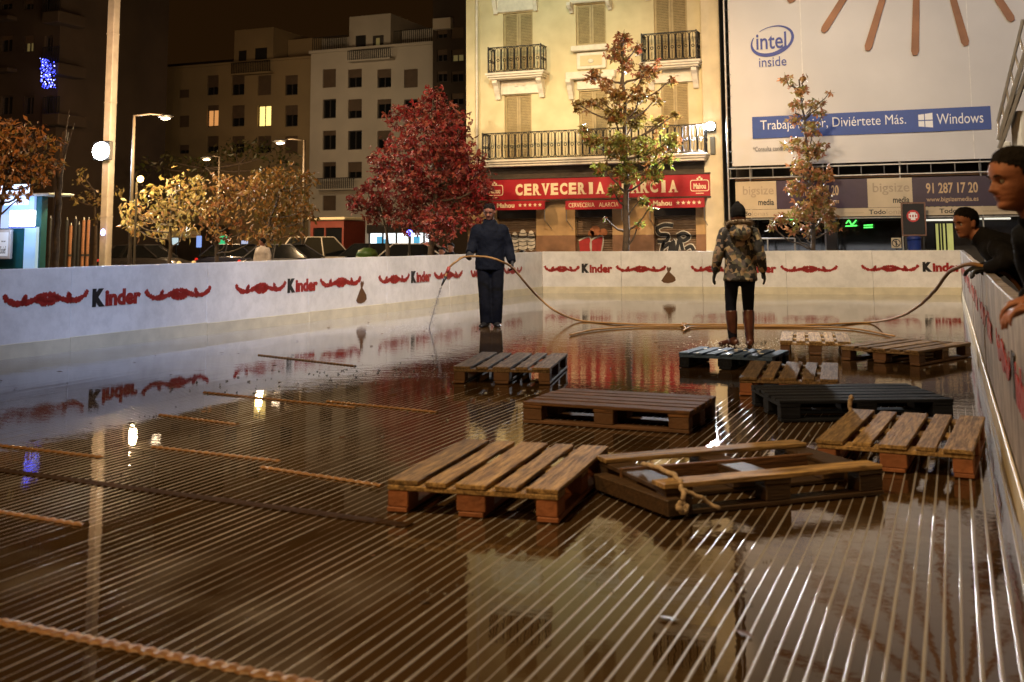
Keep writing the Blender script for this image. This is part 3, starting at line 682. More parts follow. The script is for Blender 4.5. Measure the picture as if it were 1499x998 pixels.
# bar sign
sx0_, sx1_ = gx(688, 276, YB-.3)[0], gx(1040, 272, YB-.33)[0]
zs0, zs1 = gx(870, 290, YB-.33)[1], gx(870, 259, YB-.33)[1]
T = thing('bar_sign', 'long red bar sign with cream capital letters CERVECERIA ALARCIA', 'sign', (sx0_, YB-.33, zs0))
MB().cbox(sx0_, sx1_, YB-.33, YB-.302, zs0, zs1, .008).build('sign_board', m_signred, T)
MB().cbox(sx0_-.02, sx1_+.02, YB-.36, YB-.302, zs1+.003, zs1+.05, .008).build('sign_trim', m_fascia, T); MB().cbox(sx0_-.02, sx1_+.02, YB-.36, YB-.302, zs0-.045, zs0-.003, .008).build('sign_trim', m_fascia, T)
H_ = zs1-zs0; EX, EZ, EN = (1, 0, 0), (0, 0, 1), (0, -1, 0)
def serif_text(mb, s, x0, x1, z0, h, y, serif=True):
    n_ = len(s); wch = (x1-x0)/n_
    for i, ch in enumerate(s):
        if ch == ' ': continue
        w = wch*(.42 if ch == 'I' else .82); xx = x0+i*wch+(wch-w)/2
        put_text(mb, ch, (xx, y, z0), EX, EZ, EN, w, h, .045, .012)
        if serif:
            t = h*.09; g = wch*.90
            if ch in 'CRVEIAL':
                if ch in 'RIALE': mb.box(xx-w*.07, xx+w*.42, y-.011, y-.001, z0-.001, z0+t)
                if ch in 'VI': mb.box(xx-w*.08, xx+w*.4, y-.011, y-.001, z0+h-t, z0+h+.001)
                if ch in 'RA': mb.box(xx+w*.66, xx+w*1.1, y-.0105, y-.001, z0-.001, z0+t)
                if ch in 'V': mb.box(xx+w*.62, xx+w*1.08, y-.0105, y-.001, z0+h-t, z0+h+.001)
xa, xb_, xc, xd = gx(754, 277, YB-.33)[0], gx(886, 275, YB-.33)[0], gx(896, 275, YB-.33)[0], gx(993, 272, YB-.33)[0]
for wd_, q0, q1 in (('CERVECERIA', xa, xb_), ('ALARCIA', xc, xd)):
    mb = MB(); serif_text(mb, wd_, q0, q1, zs0+H_*.2, H_*.56, YB-.33); mb.build('sign_lettering', m_cream, T)
def logo_box(xl, xr):
    mb = MB(); y = YB-.33; z0, z1 = zs0+H_*.22, zs0+H_*.74; t = .022
    def rr(ins): 
        c = .07-ins*.5; out = []
        for cx, cz, a0 in ((xr-ins-c, z0+ins+c, -PI/2), (xr-ins-c, z1-ins-c, 0), (xl+ins+c, z1-ins-c, PI/2), (xl+ins+c, z0+ins+c, PI)):
            for k in range(5): out.append((cx+c*math.cos(a0+k*PI/8), cz+c*math.sin(a0+k*PI/8)))
        return out
    A, B_ = rr(0), rr(t); N = len(A)
    vs = [(x, y-.008, z) for x, z in A+B_]+[(x, y-.001, z) for x, z in A+B_]
    mb.add(vs, [(i, (i+1) % N, N+(i+1) % N, N+i) for i in range(N)]+[(i, 2*N+i, 2*N+(i+1) % N, (i+1) % N) for i in range(N)])
    put_text(mb, 'Mahou', (xl+.10, y, z0+.07), EX, EZ, EN, xr-xl-.2, (z1-z0)*.5, .03, .009)
    xm = (xl+xr)/2
    for dx, dz in ((-.06, .0), (0, .05), (.06, 0)): mb.sphere((xm+dx, y-.003, z1+.03+dz), (.035, .006, .035), 8, 5)
    mb.box(xm-.12, xm+.12, y-.009, y-.001, z0-.075, z0-.05)
    return mb.build('sign_emblem', m_cream, T)
logo_box(gx(1011, 271, YB-.33)[0], sx1_-.03); logo_box(gx(712, 279, YB-.33)[0], gx(737, 279, YB-.33)[0])
# awnings
def star(mb, cx, cz, r, y):
    vs = [(cx+(r if i % 2 == 0 else r*.42)*math.sin(i*PI/5), y-.006, cz+(r if i % 2 == 0 else r*.42)*math.cos(i*PI/5)) for i in range(10)]
    mb.add(vs+[(cx, y-.006, cz)], [(10, (i+1) % 10, i) for i in range(10)])
for (a, bq, c, d, kind, lab) in ((722, 294, 798, 307, 0, 'small red awning left under the bar sign with five stars, behind the hose man'), (828, 293, 911, 306, 1, 'middle red awning with the bar name in capitals under the sign'), (950, 290, 1032, 304, 0, 'small red awning right under the bar sign with five stars, beside the graffiti shutter')):
    yf = YB-.75
    x0, x1, z0, z1 = grect(a, bq, c, d, Y=yf)
    T = thing('awning', lab, 'awning', (x0, YB-.26, z1), 0, 'red awnings below the bar sign')
    zt2 = zs0-.06
    mb = MB(); mb.add([(x0, YB-.27, zt2), (x1, YB-.27, zt2), (x1, yf, z1), (x0, yf, z1), (x1, yf, z0), (x0, yf, z0), (x0, YB-.27, zt2-.02), (x1, YB-.27, zt2-.02), (x1, yf+.02, z1-.02), (x0, yf+.02, z1-.02), (x1, yf+.012, z0), (x0, yf+.012, z0)],
        [(0, 3, 2, 1), (3, 5, 4, 2), (6, 7, 8, 9), (9, 8, 10, 11), (0, 6, 9, 3), (1, 2, 8, 7), (5, 11, 10, 4), (3, 9, 11, 5), (2, 4, 10, 8)]); mb.build('awning_cloth', m_signred, T)
    mb = MB(); W_ = x1-x0; hh = z1-z0
    if kind: put_text(mb, 'CERVECERIA', (x0+W_*.06, yf, z0+hh*.25), EX, EZ, EN, W_*.46, hh*.5, .0, .006); mb.build('awning_lettering', m_cream, T); mb = MB(); put_text(mb, 'ALARCIA', (x0+W_*.60, yf, z0+hh*.25), EX, EZ, EN, W_*.34, hh*.5, .0, .006)
    else:
        mbs = [MB() for _ in range(5)]
        put_text(mb, 'Mahou', (x0+W_*.08, yf, z0+hh*.24), EX, EZ, EN, W_*.34, hh*.55, .03, .006)
        for i in range(5): star(mbs[i], x0+W_*(.53+.095*i), z0+hh*.52, hh*.24, yf); mbs[i].build('awning_star', m_cream, T)
    mb.build('awning_lettering', m_cream, T)
    for xx in (x0+.02, x1-.02):
        MB().tube([(xx, yf+.02, z0+.02), (xx, yf+.05, z0-.35), (xx, YB-.06, z0-.62)], .014, 6).build('awning_arm', m_steel, T)
# roller shutters with graffiti
m_gw = mat('graffiti_white', (.62, .58, .50), .6, .15); m_gb = mat('graffiti_black', (.01, .01, .01), .5, .1); m_gr = mat('graffiti_red', (.45, .03, .03), .6, .15); m_go = mat('graffiti_orange', (.40, .14, .05), .6, .2)
for k in ('d1', 'd2', 'd3'):
    a, c, d, e = ops[k]; mb = MB(); yy = YB+.2; nn = int((e-d)/.075)
    for i in range(nn):
        z = d+(e-d)*i/nn; z2 = d+(e-d)*(i+1)/nn; zm = (z+z2)/2
        mb.quad((a, yy, z), (c, yy, z), (c, yy-.022, zm), (a, yy-.022, zm)); mb.quad((a, yy-.022, zm), (c, yy-.022, zm), (c, yy, z2), (a, yy, z2))
    rs_ = mb.build('roller_shutter', m_roll, yb)
    MB().cbox(a, c, YB+.02, YB+.18, e-.28, e-.002, .01).build('shutter_box', m_dark, yb)
    yg = yy-.026
    def blob(name, m_, pts, dy=0):
        mb = MB(); mb.prism([gx(px, py, yg) for px, py in pts][::-1], yg-.004-dy, yg-dy); return mb.build(name, m_, rs_)
    def stroke(name, m_, pts, w, dy=0):
        mb = MB(); P_ = [gx(px, py, yg) for px, py in pts]; mb.tube(wob([(x, yg-.004-dy, z) for x, z in P_], 0, amp=0), (.004, w) if False else w, 6)
        mm = mb; mm.v = [(x, yg-.004-dy+(y-(yg-.004-dy))*.12, z) for x, y, z in mm.v]; return mm.build(name, m_, rs_)
    if k == 'd1':
        for (cx, cy, w, h) in ((766, 352, 8, 17), (778, 352, 7, 15), (754, 354, 7, 15)):
            blob('graffiti', m_gw, [(cx+w*math.cos(t)*(1 if math.sin(t) > 0 else .8), cy+h*math.sin(t)) for t in np.linspace(0, 2*PI, 14)[:-1]], .001*(cx % 3))
            for q_ in range(5): stroke('graffiti', m_gb, [(cx-w*.8, cy-h*.7+q_*h*.36), (cx, cy-h*.6+q_*h*.36), (cx+w*.8, cy-h*.7+q_*h*.36)], .012, .007)
    if k == 'd2':
        blob('graffiti', m_gr, [(848, 352), (864, 347), (866, 370), (850, 372)]); blob('graffiti', m_gr, [(866, 352), (883, 346), (881, 370), (868, 372)], .001)
        for pp in ([(848, 352), (864, 347), (866, 370)], [(866, 370), (866, 352), (883, 346), (881, 370)]): stroke('graffiti', m_gw, pp, .022, .004)
        for (cx, cy, rr_) in ((872, 338, 8), (884, 340, 6), (866, 342, 5)): blob('graffiti', m_go, [(cx+rr_*math.cos(t), cy+rr_*math.sin(t)) for t in np.linspace(0, 2*PI, 10)[:-1]], .002)
    if k == 'd3':
        S_ = [[(986, 330), (974, 329), (963, 334), (966, 342), (978, 344), (976, 352), (963, 353)], [(968, 372), (973, 352), (971, 362), (982, 356), (980, 372)], [(984, 372), (986, 352), (990, 372), (995, 350), (1000, 366)],
              [(992, 345), (1001, 341), (1009, 346), (1001, 352), (992, 346)], [(1004, 364), (1012, 360), (1016, 366)]]
        for i, st in enumerate(S_):
            stroke('graffiti', m_gw, st, .085, .001+.001*i); stroke('graffiti', m_gb, st, .058, .012+.001*i)
x0, x1, z0, z1 = grect(694, 249, 708, 257, Y=YB); tag(MB().cbox(x0, x1, YB-.03, YB-.006, z0-.02, z1+.02, .004).build('street_sign', mat('enamel_blue', (.02, .03, .09), .4), base=(x0, YB-.03, z0)), 'small dark street name plate on the corner above the red tree', 'sign')

# ------------------------------------------------------------------ advertising hoarding on scaffolding
YH = 32.65
hx0, hx1 = gx(1071, 200, YH)[0], 3.6; hz0 = gx(1080, 243, YH)[1]; hz1 = 16.5
m_ban = mat('banner_cloth', (.66, .64, .62), .7, .05, .7, .10, 3)
hb = thing('advertising_banner', 'huge pale advertising banner with a computer chip logo, brown sun rays and blue strip', 'banner', (hx0, YH, hz0))
def HB(mb, a, bq, c, d, t=.006, off=.003):
    x0, x1, z0, z1 = grect(a, bq, c, d, Y=YH); return mb.box(x0, x1, YH-off-t, YH-off, z0, z1)
# cloth: gently rippled sheet with thickness
nx, nz = 60, 48; vs = []; 
for k in range(nz+1):
    for i in range(nx+1):
        x = hx0+(hx1-hx0)*i/nx; z = hz0+(hz1-hz0)*k/nz
        ed = math.exp(-(z-hz0)/.5)+math.exp(-(x-hx0)/.35)
        vs.append((x, YH+.02+.012*math.sin(x*1.3+z*.6)+.05*ed*mnoise.noise(Vector((x*1.9, z*1.9, 0))), z))
mb = MB(); mb.add(vs, [(k*(nx+1)+i, k*(nx+1)+i+1, (k+1)*(nx+1)+i+1, (k+1)*(nx+1)+i) for k in range(nz) for i in range(nx)]); cloth = mb.build('banner_sheet', m_ban, hb, smooth=True)
for px in (1175, 1420): x = gx(px, 100, YH)[0]; MB().box(x-.012, x+.012, YH-.010, YH-.004, hz0, hz1).build('seam', mat('banner_seam', (.8, .78, .74), .6), hb)
m_bstrip = mat('banner_blue', (.015, .062, .30), .5, .06); m_wht = mat('print_white', (.85, .85, .85), .5, .03); m_gryink = mat('print_grey', (.05, .05, .055), .5)
def htext(mb, s, a, b_, yl, yr, h_px, off=.0, dy=.02, **kw):
    """text from pixel column a to b_, baseline pixels yl..yr"""
    x0, z0 = gx(a, yl, YH); x1, z1 = gx(b_, yr, YH); zz = (z0+z1)/2; h = abs(gx(a, yl-h_px, YH)[1]-z0)
    return put_text(mb, s, (x0, YH-dy, zz), EX, EZ, EN, x1-x0, h, off, .005)
# the blue strip is a true horizontal bar on the cloth
x0 = gx(1102, 190, YH)[0]; x1 = gx(1451, 170, YH)[0]; z0 = (gx(1102, 204, YH)[1]+gx(1451, 188, YH)[1])/2; z1 = (gx(1102, 172, YH)[1]+gx(1451, 154, YH)[1])/2
MB().box(x0, x1, YH-.014, YH-.006, z0, z1).build('blue_strip', m_bstrip, hb)
mb = MB(); zb = z0+(z1-z0)*.30; hh = (z1-z0)*.46
put_text(mb, 'Trabaja Mejor, Diviértete Más.', (gx(1114, 190, YH)[0], YH-.015, zb-.10*hh), EX, EZ, EN, gx(1327, 180, YH)[0]-gx(1114, 190, YH)[0], hh*1.22, -.004, .005)
put_text(mb, 'Windows', (gx(1372, 180, YH)[0], YH-.015, zb), EX, EZ, EN, gx(1440, 175, YH)[0]-gx(1372, 180, YH)[0], hh, 0, .005)
wx0, wx1 = gx(1345, 178, YH)[0], gx(1366, 178, YH)[0]; wz0, wz1 = z0+(z1-z0)*.18, z0+(z1-z0)*.82; wm = wx0+(wx1-wx0)*.44
def pers(x): t = (x-wx0)/(wx1-wx0); return (wz1-wz0)*(.10*(1-t))
for (xa_, xb2) in ((wx0, wm-.012), (wm+.012, wx1)):
    zc = (wz0+wz1)/2
    for up in (0, 1):
        if up: mb.quad((xa_, YH-.019, zc+.014), (xb2, YH-.019, zc+.014), (xb2, YH-.019, wz1-pers(xb2)), (xa_, YH-.019, wz1-pers(xa_)))
        else: mb.quad((xa_, YH-.019, wz0+pers(xa_)), (xb2, YH-.019, wz0+pers(xb2)), (xb2, YH-.019, zc-.014), (xa_, YH-.019, zc-.014))
mb.build('strip_lettering', m_wht, hb)
m_intel = mat('logo_blue', (.015, .04, .27), .5)
mb = MB(); htext(mb, 'intel', 1108, 1152, 74, 69, 24, .012, .012)
cx, cz = gx(1131, 60, YH); rx, rz = (gx(1163, 60, YH)[0]-gx(1099, 62, YH)[0])/2, gx(1131, 38, YH)[1]-gx(1131, 60, YH)[1]
def swoosh(t0, t1, w0, w1):
    vs = []; N = 26
    for i in range(N+1):
        t = t0+(t1-t0)*i/N; w = w0+(w1-w0)*math.sin(PI*i/N*.5)**1.3; tl = .16
        for k in (1, 1-w):
            x, z = rx*k*math.cos(t), rz*(k if k == 1 else 1-w*1.1)*math.sin(t); vs.append((cx+x, YH-.014, cz+z+x*tl))
    mb.add(vs, [(2*i, 2*i+1, 2*i+3, 2*i+2) for i in range(N)])
swoosh(math.radians(125), math.radians(-38), .03, .14); swoosh(math.radians(150), math.radians(322), .05, .26); mb.build('chip_logo', m_intel, hb)
mb = MB(); htext(mb, 'inside', 1112, 1152, 98, 96, 14, .0, .012); mb.build('chip_lettering', m_gryink if False else m_intel, hb)
mb = MB(); htext(mb, '*Consulta condiciones', 1103, 1164, 222, 219, 7, 0, .012); mb.build('small_print', m_gryink, hb)
# sun of wooden rays
scx, scz = gx(1346, -178, YH); m_ray = mat('ray_brown', (.30, .13, .055), .6, .25, 2)
tip = [(1155, 3), (1205, 47), (1270, 74), (1340, 81), (1415, 67), (1483, 31)]
tips = [gx(a, c, YH) for a, c in tip]; tips += [(2*scx-x, z) for x, z in tips[:1]]
R_ = np.mean([math.hypot(x-scx, z-scz) for x, z in tips])
angs = [math.atan2(z-scz, x-scx) for x, z in tips]
lens = [math.hypot(x-scx, z-scz) for x, z in tips]
for a_ in (158, 176, 195, 22, 4, -14, 140, 122, 104, 86, 68, 50): angs.append(math.radians(a_)); lens.append(R_*.98)
for a_, ln in zip(angs, lens):
    d = (math.cos(a_), math.sin(a_)); nn_ = (-d[1], d[0]); r0 = ln*.16
    def pt(r, s): return (scx+d[0]*r+nn_[0]*s, scz+d[1]*r+nn_[1]*s)
    poly = [pt(r0, -.055), pt(r0, .055), pt(ln-.12, .105), pt(ln, .06), pt(ln, -.06), pt(ln-.12, -.105)]
    if max(z for x, z in poly) < hz1 and hx0 < min(x for x, z in poly) and max(x for x, z in poly) < hx1:
        MB().prism(poly[::-1], YH-.05, YH-.008).build('sun_ray', m_ray, hb)
# scaffold carrying the banner
sc = thing('scaffold', 'steel tube scaffold holding the big banner over a dark passage', 'scaffold', (hx0, YH, -.3))
zA, zB = gx(1080, 246, YH)[1]-.02, gx(1080, 257, YH)[1]
mb = MB(); mb.tube([(hx0-.12, YH, hz0-.08), (hx1, YH, hz0-.08)], .024, 6); mb.tube([(hx0-.12, YH, hz0-.36), (hx1, YH, hz0-.36)], .024, 6)
mb.build('ledger', m_steel, sc)
for i, x in enumerate(np.arange(hx0-.05, hx1, .62)):
    MB().tube([(x, YH, hz0-.36), (x, YH, hz0-.08)], .016, 5).build('brace', m_steel, sc)
for x in np.arange(hx0+.5, hx1, 2.1): MB().tube([(x, YH+.15, -.3), (x, YH+.15, hz1)], .025, 6).build('standard', m_steel, sc)
MB().tube([(hx0-.12, YH-.02, -.3), (hx0-.10, YH-.02, hz1)], .03, 6).build('standard', m_steel, sc)
for z in np.arange(hz0+.1, hz1, .33): MB().tube([(hx0-.13, YH-.02, z), (hx0+.04, YH, z+.02)], .008, 4).build('lacing', m_steel, sc)
MB().cbox(hx0+.02, hx1, YH+.3, YH+1.1, hz0-.42, hz0-.38, .005).build('deck', m_wooddk, sc)
# lower hoarding strip
YL = YH-.03; m_purp = mat('banner_purple', (.035, .018, .045), .35, .1); m_beige = mat('banner_beige', (.52, .42, .28), .4, .1, 2); m_tan = mat('print_tan', (.52, .36, .20), .5); m_ghost = mat('print_ghost', (.36, .28, .19), .5)
def gl(a, bq, c, d): return grect(a, bq, c, d, Y=YL)
zs_ = hz0-.47; zl1, zl0 = zs_, zs_-.82; zt1, zt0 = zl0-.01, zl0-.24
lb = thing('hoarding_banner', 'lower strip banner with dark panels, pale panels and a phone number', 'banner', (hx0, YL, zl0))
def xpx(px): return gx(px, 275, YL)[0]
mb = MB()
for a, bq in ((1137, 1270), (1336, 1462)): mb.box(xpx(a), xpx(bq), YL-.012, YL, zl0, zl1)
mb.box(xpx(1462), 3.5, YL-.012, YL, zl0, zl1); mb.build('purple_panel', m_purp, lb)
for a, bq in ((1077, 1137), (1270, 1336)): MB().box(xpx(a)+.004, xpx(bq)-.004, YL-.014, YL, zl0, zl1).build('pale_panel', m_beige, lb)
Hl = zl1-zl0
for a, bq in ((1088, 1133), (1278, 1332)): put_text(MB(), 'bigsize', (xpx(a), YL-.014, zl0+Hl*.42), EX, EZ, EN, xpx(bq)-xpx(a), Hl*.42, .01, .004).build('pale_lettering', m_ghost, lb)
for a, bq in ((1110, 1133), (1307, 1331)): put_text(MB(), 'media', (xpx(a), YL-.019, zl0+Hl*.14), EX, EZ, EN, xpx(bq)-xpx(a), Hl*.22, .02, .004).build('dark_lettering', m_ink, lb)
mb = MB()
for a, bq in ((1172, 1228), (1356, 1432)):
    put_text(mb, '91 287 17 20', (xpx(a), YL-.012, zl0+Hl*.44), EX, EZ, EN, xpx(bq)-xpx(a), Hl*.36, .02, .004); put_text(mb, 'www.bigsizemedia.es', (xpx(a), YL-.012, zl0+Hl*.12), EX, EZ, EN, xpx(bq)-xpx(a), Hl*.2, .01, .004)
mb.build('phone_number', m_tan, lb)
lt = thing('hoarding_strip', 'narrow pale strip banner with repeated dark lettering under the phone number', 'banner', (hx0, YL, zt0))
MB().box(xpx(1074), 3.5, YL-.012, YL, zt0, zt1).build('strip_sheet', m_beige, lt)
mb = MB(); mb2 = MB()
for a, bq in ((1077, 1124), (1172, 1222), (1271, 1323), (1374, 1428)):
    w = xpx(bq)-xpx(a)
    put_text(mb, 'Todo', (xpx(a), YL-.012, zt0+.05), EX, EZ, EN, w*.48, .13, .02, .004); put_text(mb2, 'lonas', (xpx(a)+w*.5, YL-.012, zt0+.05), EX, EZ, EN, w*.5, .13, .0, .004)
    put_text(mb2, 'www.todolonas.com', (xpx(bq)+.16, YL-.012, zt0+.075), EX, EZ, EN, .62, .06, 0, .004)
mb.build('strip_dark_lettering', m_ink, lt); mb2.build('strip_lettering', m_ghost, lt)
MB().tube([(xpx(1074), YL-.02, zt0-.05), (3.5, YL-.02, zt0-.05)], .018, 6).build('edge_tube', m_steel, lt)
# dark shopfront behind the scaffold
sf = thing('shop_building', 'dark shopfront behind the scaffold with a lit green doorway', 'building', (hx0, YH+2.2, -.3))
YS = YH+2.2
m_sf = mat('dark_shopfront', (.030, .024, .02), .4, .3, 3); m_glassdk = mat('dark_glass', (.008, .009, .010), .06, .1, spec=.8)
mb = MB(); dops = [(gx(1367, 327, YS)[0], gx(1399, 365, YS)[0], -.3, gx(1380, 327, YS)[1]), (gx(1100, 325, YS)[0], gx(1210, 365, YS)[0], .2, gx(1150, 318, YS)[1]), (gx(1225, 325, YS)[0], gx(1325, 365, YS)[0], .2, gx(1270, 318, YS)[1])]
wall_grid(mb, bx1, 9, -.3, hz1, dops, YS, .3); mb.box(bx1, bx1+.02, YH+.1, YS, -.3, hz1)
mb.build('wall', m_sf, sf)
MB().quad((dops[0][0], YS+.3, -.3), (dops[0][1], YS+.3, -.3), (dops[0][1], YS+.3, dops[0][3]), (dops[0][0], YS+.3, dops[0][3])).build('lit_doorway', emat('doorway_glow', (.55, .52, .16), .75), sf)
for t in (.0, .22, .36, .55, .93): x = dops[0][0]+(dops[0][1]-dops[0][0])*t; MB().box(x, x+.05, YS+.05, YS+.10, -.3, dops[0][3]).build('door_frame', m_dark, sf)
for o_ in dops[1:]: MB().quad((o_[0], YS+.28, o_[2]), (o_[1], YS+.28, o_[2]), (o_[1], YS+.28, o_[3]), (o_[0], YS+.28, o_[3])).build('window_pane', m_glassdk, sf)
x0, x1, z0, z1 = grect(1356, 300, 1400, 314, Y=YS-.02); MB().box(x0, x1, YS-.03, YS-.004, z0, z1).build('transom_light', emat('transom_glow', (.30, .28, .06), .22), sf)
for i in range(5): x = x0+(x1-x0)*(i+.5)/5; MB().box(x-.03, x+.03, YS-.05, YS-.031, z0, z1).build('transom_bar', m_dark, sf)
for (a, bq, c, d) in ((1355, 321, 1402, 322.5), (1432, 319, 1480, 320.5)):
    x0, x1, z0, z1 = grect(a, bq, c, d, Y=YS-.1); MB().box(x0, x1, YS-.1, YS-.05, z0-.01, z1+.01).build('strip_light', emat('strip_glow', (.9, .85, .7), 1.2), sf)
m_neon = emat('neon_green', (.1, .9, .12), 2.2)
mb = MB(); x0, z0 = gx(1238, 327, YS-.06); put_text(mb, 'cafe', (x0, YS-.06, z0), EX, EZ, EN, .38, .2, 0, .006); x0, z0 = gx(1265, 332, YS-.06); put_text(mb, 'bar', (x0, YS-.06, z0), EX, EZ, EN, .3, .1, 0, .006)
for a, bq in ((1143, 322), (1160, 322)): x0, z0 = gx(a, bq, YS-.06); mb.box(x0, x0+.28, YS-.07, YS-.06, z0, z0+.05)
# unreadable green neon strokes
mb = MB()
for (a, bq, c, d) in ((1239, 327, 1243, 322), (1243, 322, 1247, 329), (1248, 329, 1254, 322), (1238, 331, 1255, 330), (1265, 330, 1278, 329), (1265, 333, 1278, 332.5), (1142, 322, 1152, 322), (1157, 321, 1168, 321)):
    p_, q_ = gx(a, bq, YS-.06), gx(c, d, YS-.06); MB().tube([(p_[0], YS-.06, p_[1]), (q_[0], YS-.06, q_[1])], .018, 5).build('neon_tube', m_neon, sf)
# no-entry style notice, prohibition plate, blue bin, rail
YN = YH-.6
T = thing('notice_board', 'dark framed notice with a round red and white prohibition disc', 'sign', (gx(1337, 340, YN)[0], YN, -.3))
x0, x1, z0, z1 = grect(1321, 298, 1355, 343, Y=YN); MB().cbox(x0, x1, YN, YN+.04, z0, z1, .008).build('notice_panel', m_dark, T)
m_frame = mat('brown_frame', (.16, .07, .04), .5)
mb = MB(); t = .04
for q_ in ((x0-t, x0-.003, z0-t, z1+t), (x1+.003, x1+t, z0-t, z1+t), (x0-.003, x1+.003, z1+.003, z1+t), (x0-.003, x1+.003, z0-t, z0-.003)): mb.box(q_[0], q_[1], YN-.01, YN+.03, q_[2], q_[3])
mb.build('notice_frame', m_frame, T)
cx, cz = gx(1337, 316, YN); 
def disc(mb, cx, cz, r, y, n_=20, t=.006): mb.prism([(cx+r*math.cos(2*PI*i/n_), cz+r*math.sin(2*PI*i/n_)) for i in range(n_)], y-t, y); return mb
disc(MB(), cx, cz, .165, YN-.002).build('red_disc', mat('disc_red', (.5, .02, .02), .4), T)
mb = MB(); put_text(mb, 'STOP', (cx-.12, YN-.009, cz-.05), EX, EZ, EN, .24, .10, .02, .004); disc(mb, cx, cz-.105, .03, YN-.009); 
mb = MB(); mb.box(cx-.11, cx+.11, YN-.013, YN-.009, cz-.06, cz+.06); mb.box(cx-.06, cx+.06, YN-.0125, YN-.009, cz-.11, cz-.062); mb.box(cx-.07, cx+.07, YN-.0125, YN-.009, cz+.062, cz+.10); w_ = mb.build('disc_print', m_wht, T)
mb = MB(); 
for dx in (-.07, .0, .07): mb.box(cx+dx-.018, cx+dx+.018, YN-.017, YN-.0135, cz-.035, cz+.035)
mb.build('disc_mark', mat('disc_red_mark', (.4, .02, .02), .4), T)
for xx in (x0+.05, x1-.05): MB().box(xx-.02, xx+.02, YN+.045, YN+.08, -.3, z1-.1).build('post', m_iron, T)
T = thing('prohibition_sign', 'small square white plate with a crossed-out figure in a black ring', 'sign', (gx(1312, 356, YN)[0], YN-.1, -.3))
x0, x1, z0, z1 = grect(1305, 348, 1320, 363, Y=YN-.1); MB().cbox(x0, x1, YN-.1, YN-.08, z0, z1, .004).build('plate', m_beige, T); cx, cz = (x0+x1)/2, (z0+z1)/2; rr_ = (x1-x0)*.40
mb = MB(); mb.tube([(cx+rr_*math.cos(t), YN-.105, cz+rr_*math.sin(t)) for t in np.linspace(0, 2*PI, 22)], .014, 5); mb.tube([(cx-rr_*.7, YN-.105, cz+rr_*.7), (cx+rr_*.7, YN-.105, cz-rr_*.7)], .012, 5); mb.build('ring', m_ink, T)
mb = MB(); mb.cbox(cx-.02, cx+.02, YN-.108, YN-.1, cz-.08, cz+.06); mb.sphere((cx, YN-.104, cz+.09), (.022, .006, .022)); mb.build('figure_print', m_ink, T); MB().box(cx-.02, cx+.02, YN-.078, YN-.05, -.3, z1).build('post', m_iron, T)
x0, x1, z0, z1 = grect(1332, 345, 1347, 400, Y=YN-.3)
T = thing('waste_bin', 'blue bin standing below the framed notice', 'bin', ((x0+x1)/2, YN-.3, -.3)); m_bb = mat('bin_blue', (.012, .03, .16), .4)
cxb = (x0+x1)/2
MB().rings([(cxb, YN-.3, -.29, .15, .15), (cxb, YN-.3, z1-.12, .18, .18)], 16).build('bin_body', m_bb, T, smooth=True); MB().rings([(cxb, YN-.3, z1-.115, .19, .19), (cxb, YN-.3, z1-.04, .19, .19), (cxb, YN-.3, z1, .10, .10)], 16).build('bin_lid', m_bb, T, smooth=True)
T = thing('guard_rail', 'thin steel guard rail behind the end barrier under the slim tree', 'railing', (gx(1110, 350, YH-.9)[0], YH-.9, -.3))
xa, xb_ = gx(1085, 350, YH-.9)[0], gx(1164, 350, YH-.9)[0]; zr_ = gx(1140, 349, YH-.9)[1]
MB().tube([(xa, YH-.9, zr_), (xb_, YH-.9, zr_)], .022, 6).build('rail', m_steel, T); MB().tube([(xa, YH-.9, zr_-.5), (xb_, YH-.9, zr_-.5)], .018, 6).build('rail', m_steel, T)
for x in np.linspace(xa, xb_, 3): MB().tube([(x, YH-.9, -.3), (x, YH-.9, zr_)], .022, 6).build('post', m_steel, T)
# wall floodlight on the pilaster
fx, fz = gx(1040, 185, YB-.55); T = thing('floodlight', 'glaring white floodlight on an arm on the right pilaster of the yellow house', 'floodlight', (fx, YB-.5, fz))
MB().cbox(fx-.16, fx+.16, YB-.52, YB-.40, fz-.12, fz+.14, .02).build('lamp_housing', m_iron, T); MB().tube([(fx, YB-.40, fz-.05), (fx+.1, YB-.30, fz-.1)], .03, 6).build('arm', m_iron, T)
MB().sphere((fx, YB-.53, fz+.01), (.15, .05, .13), 14, 8).build('lamp_lens', emat('lens_white', (.9, .95, 1), 60), T, smooth=True)
x0, x1, z0, z1 = grect(1039, 200, 1053, 226, Y=YB-.32)
MB().cbox(x0+.02, x1-.1, YB-.36, YB-.302, z0, z1, .02).build('control_box', mat('grey_box', (.12, .12, .10), .5), T)
# white corrugated canopy on the far right
YC = 14.0
def cx_(px, py, Y=YC): return at_y(px, py, Y)
T = thing('market_stall', 'white corrugated stall roof corner jutting in high at the right edge', 'stall', (cx_(1480, 200)[0], YC, -.3))
m_cor = mat('white_corrugated', (.55, .58, .62), .4, .06)
p_a, p_b = cx_(1463, 205), cx_(1508, 55); mb = MB()
mb.tube([p_a, p_b], .03, 6); mb.tube([p_a+np.array([0, 0, -.10]), p_b+np.array([0.06, 0, -.10])], .03, 6)
p_c = p_a+np.array([0, 0, .22]); p_d = p_b+np.array([-.06, 0, .22]); mb.tube([p_c, p_d], .02, 6)
for t in np.linspace(0, 1, 7): mb.tube([p_a+(p_b-p_a)*t, p_c+(p_d-p_c)*t], .015, 5)
mb.build('railing', m_steel, T)
xs_ = np.linspace(p_a[0]+.14, p_a[0]+2.2, 40); zb_ = p_a[2]-.16
mb = MB(); pr = [(x, YC+.05+.022*math.sin(i*1.9)) for i, x in enumerate(xs_)]
mb.add([(x, y, zb_) for x, y in pr]+[(x, y, zb_+.5) for x, y in pr], [(i, i+1, i+41, i+40) for i in range(39)]); mb.build('fascia', m_cor, T)
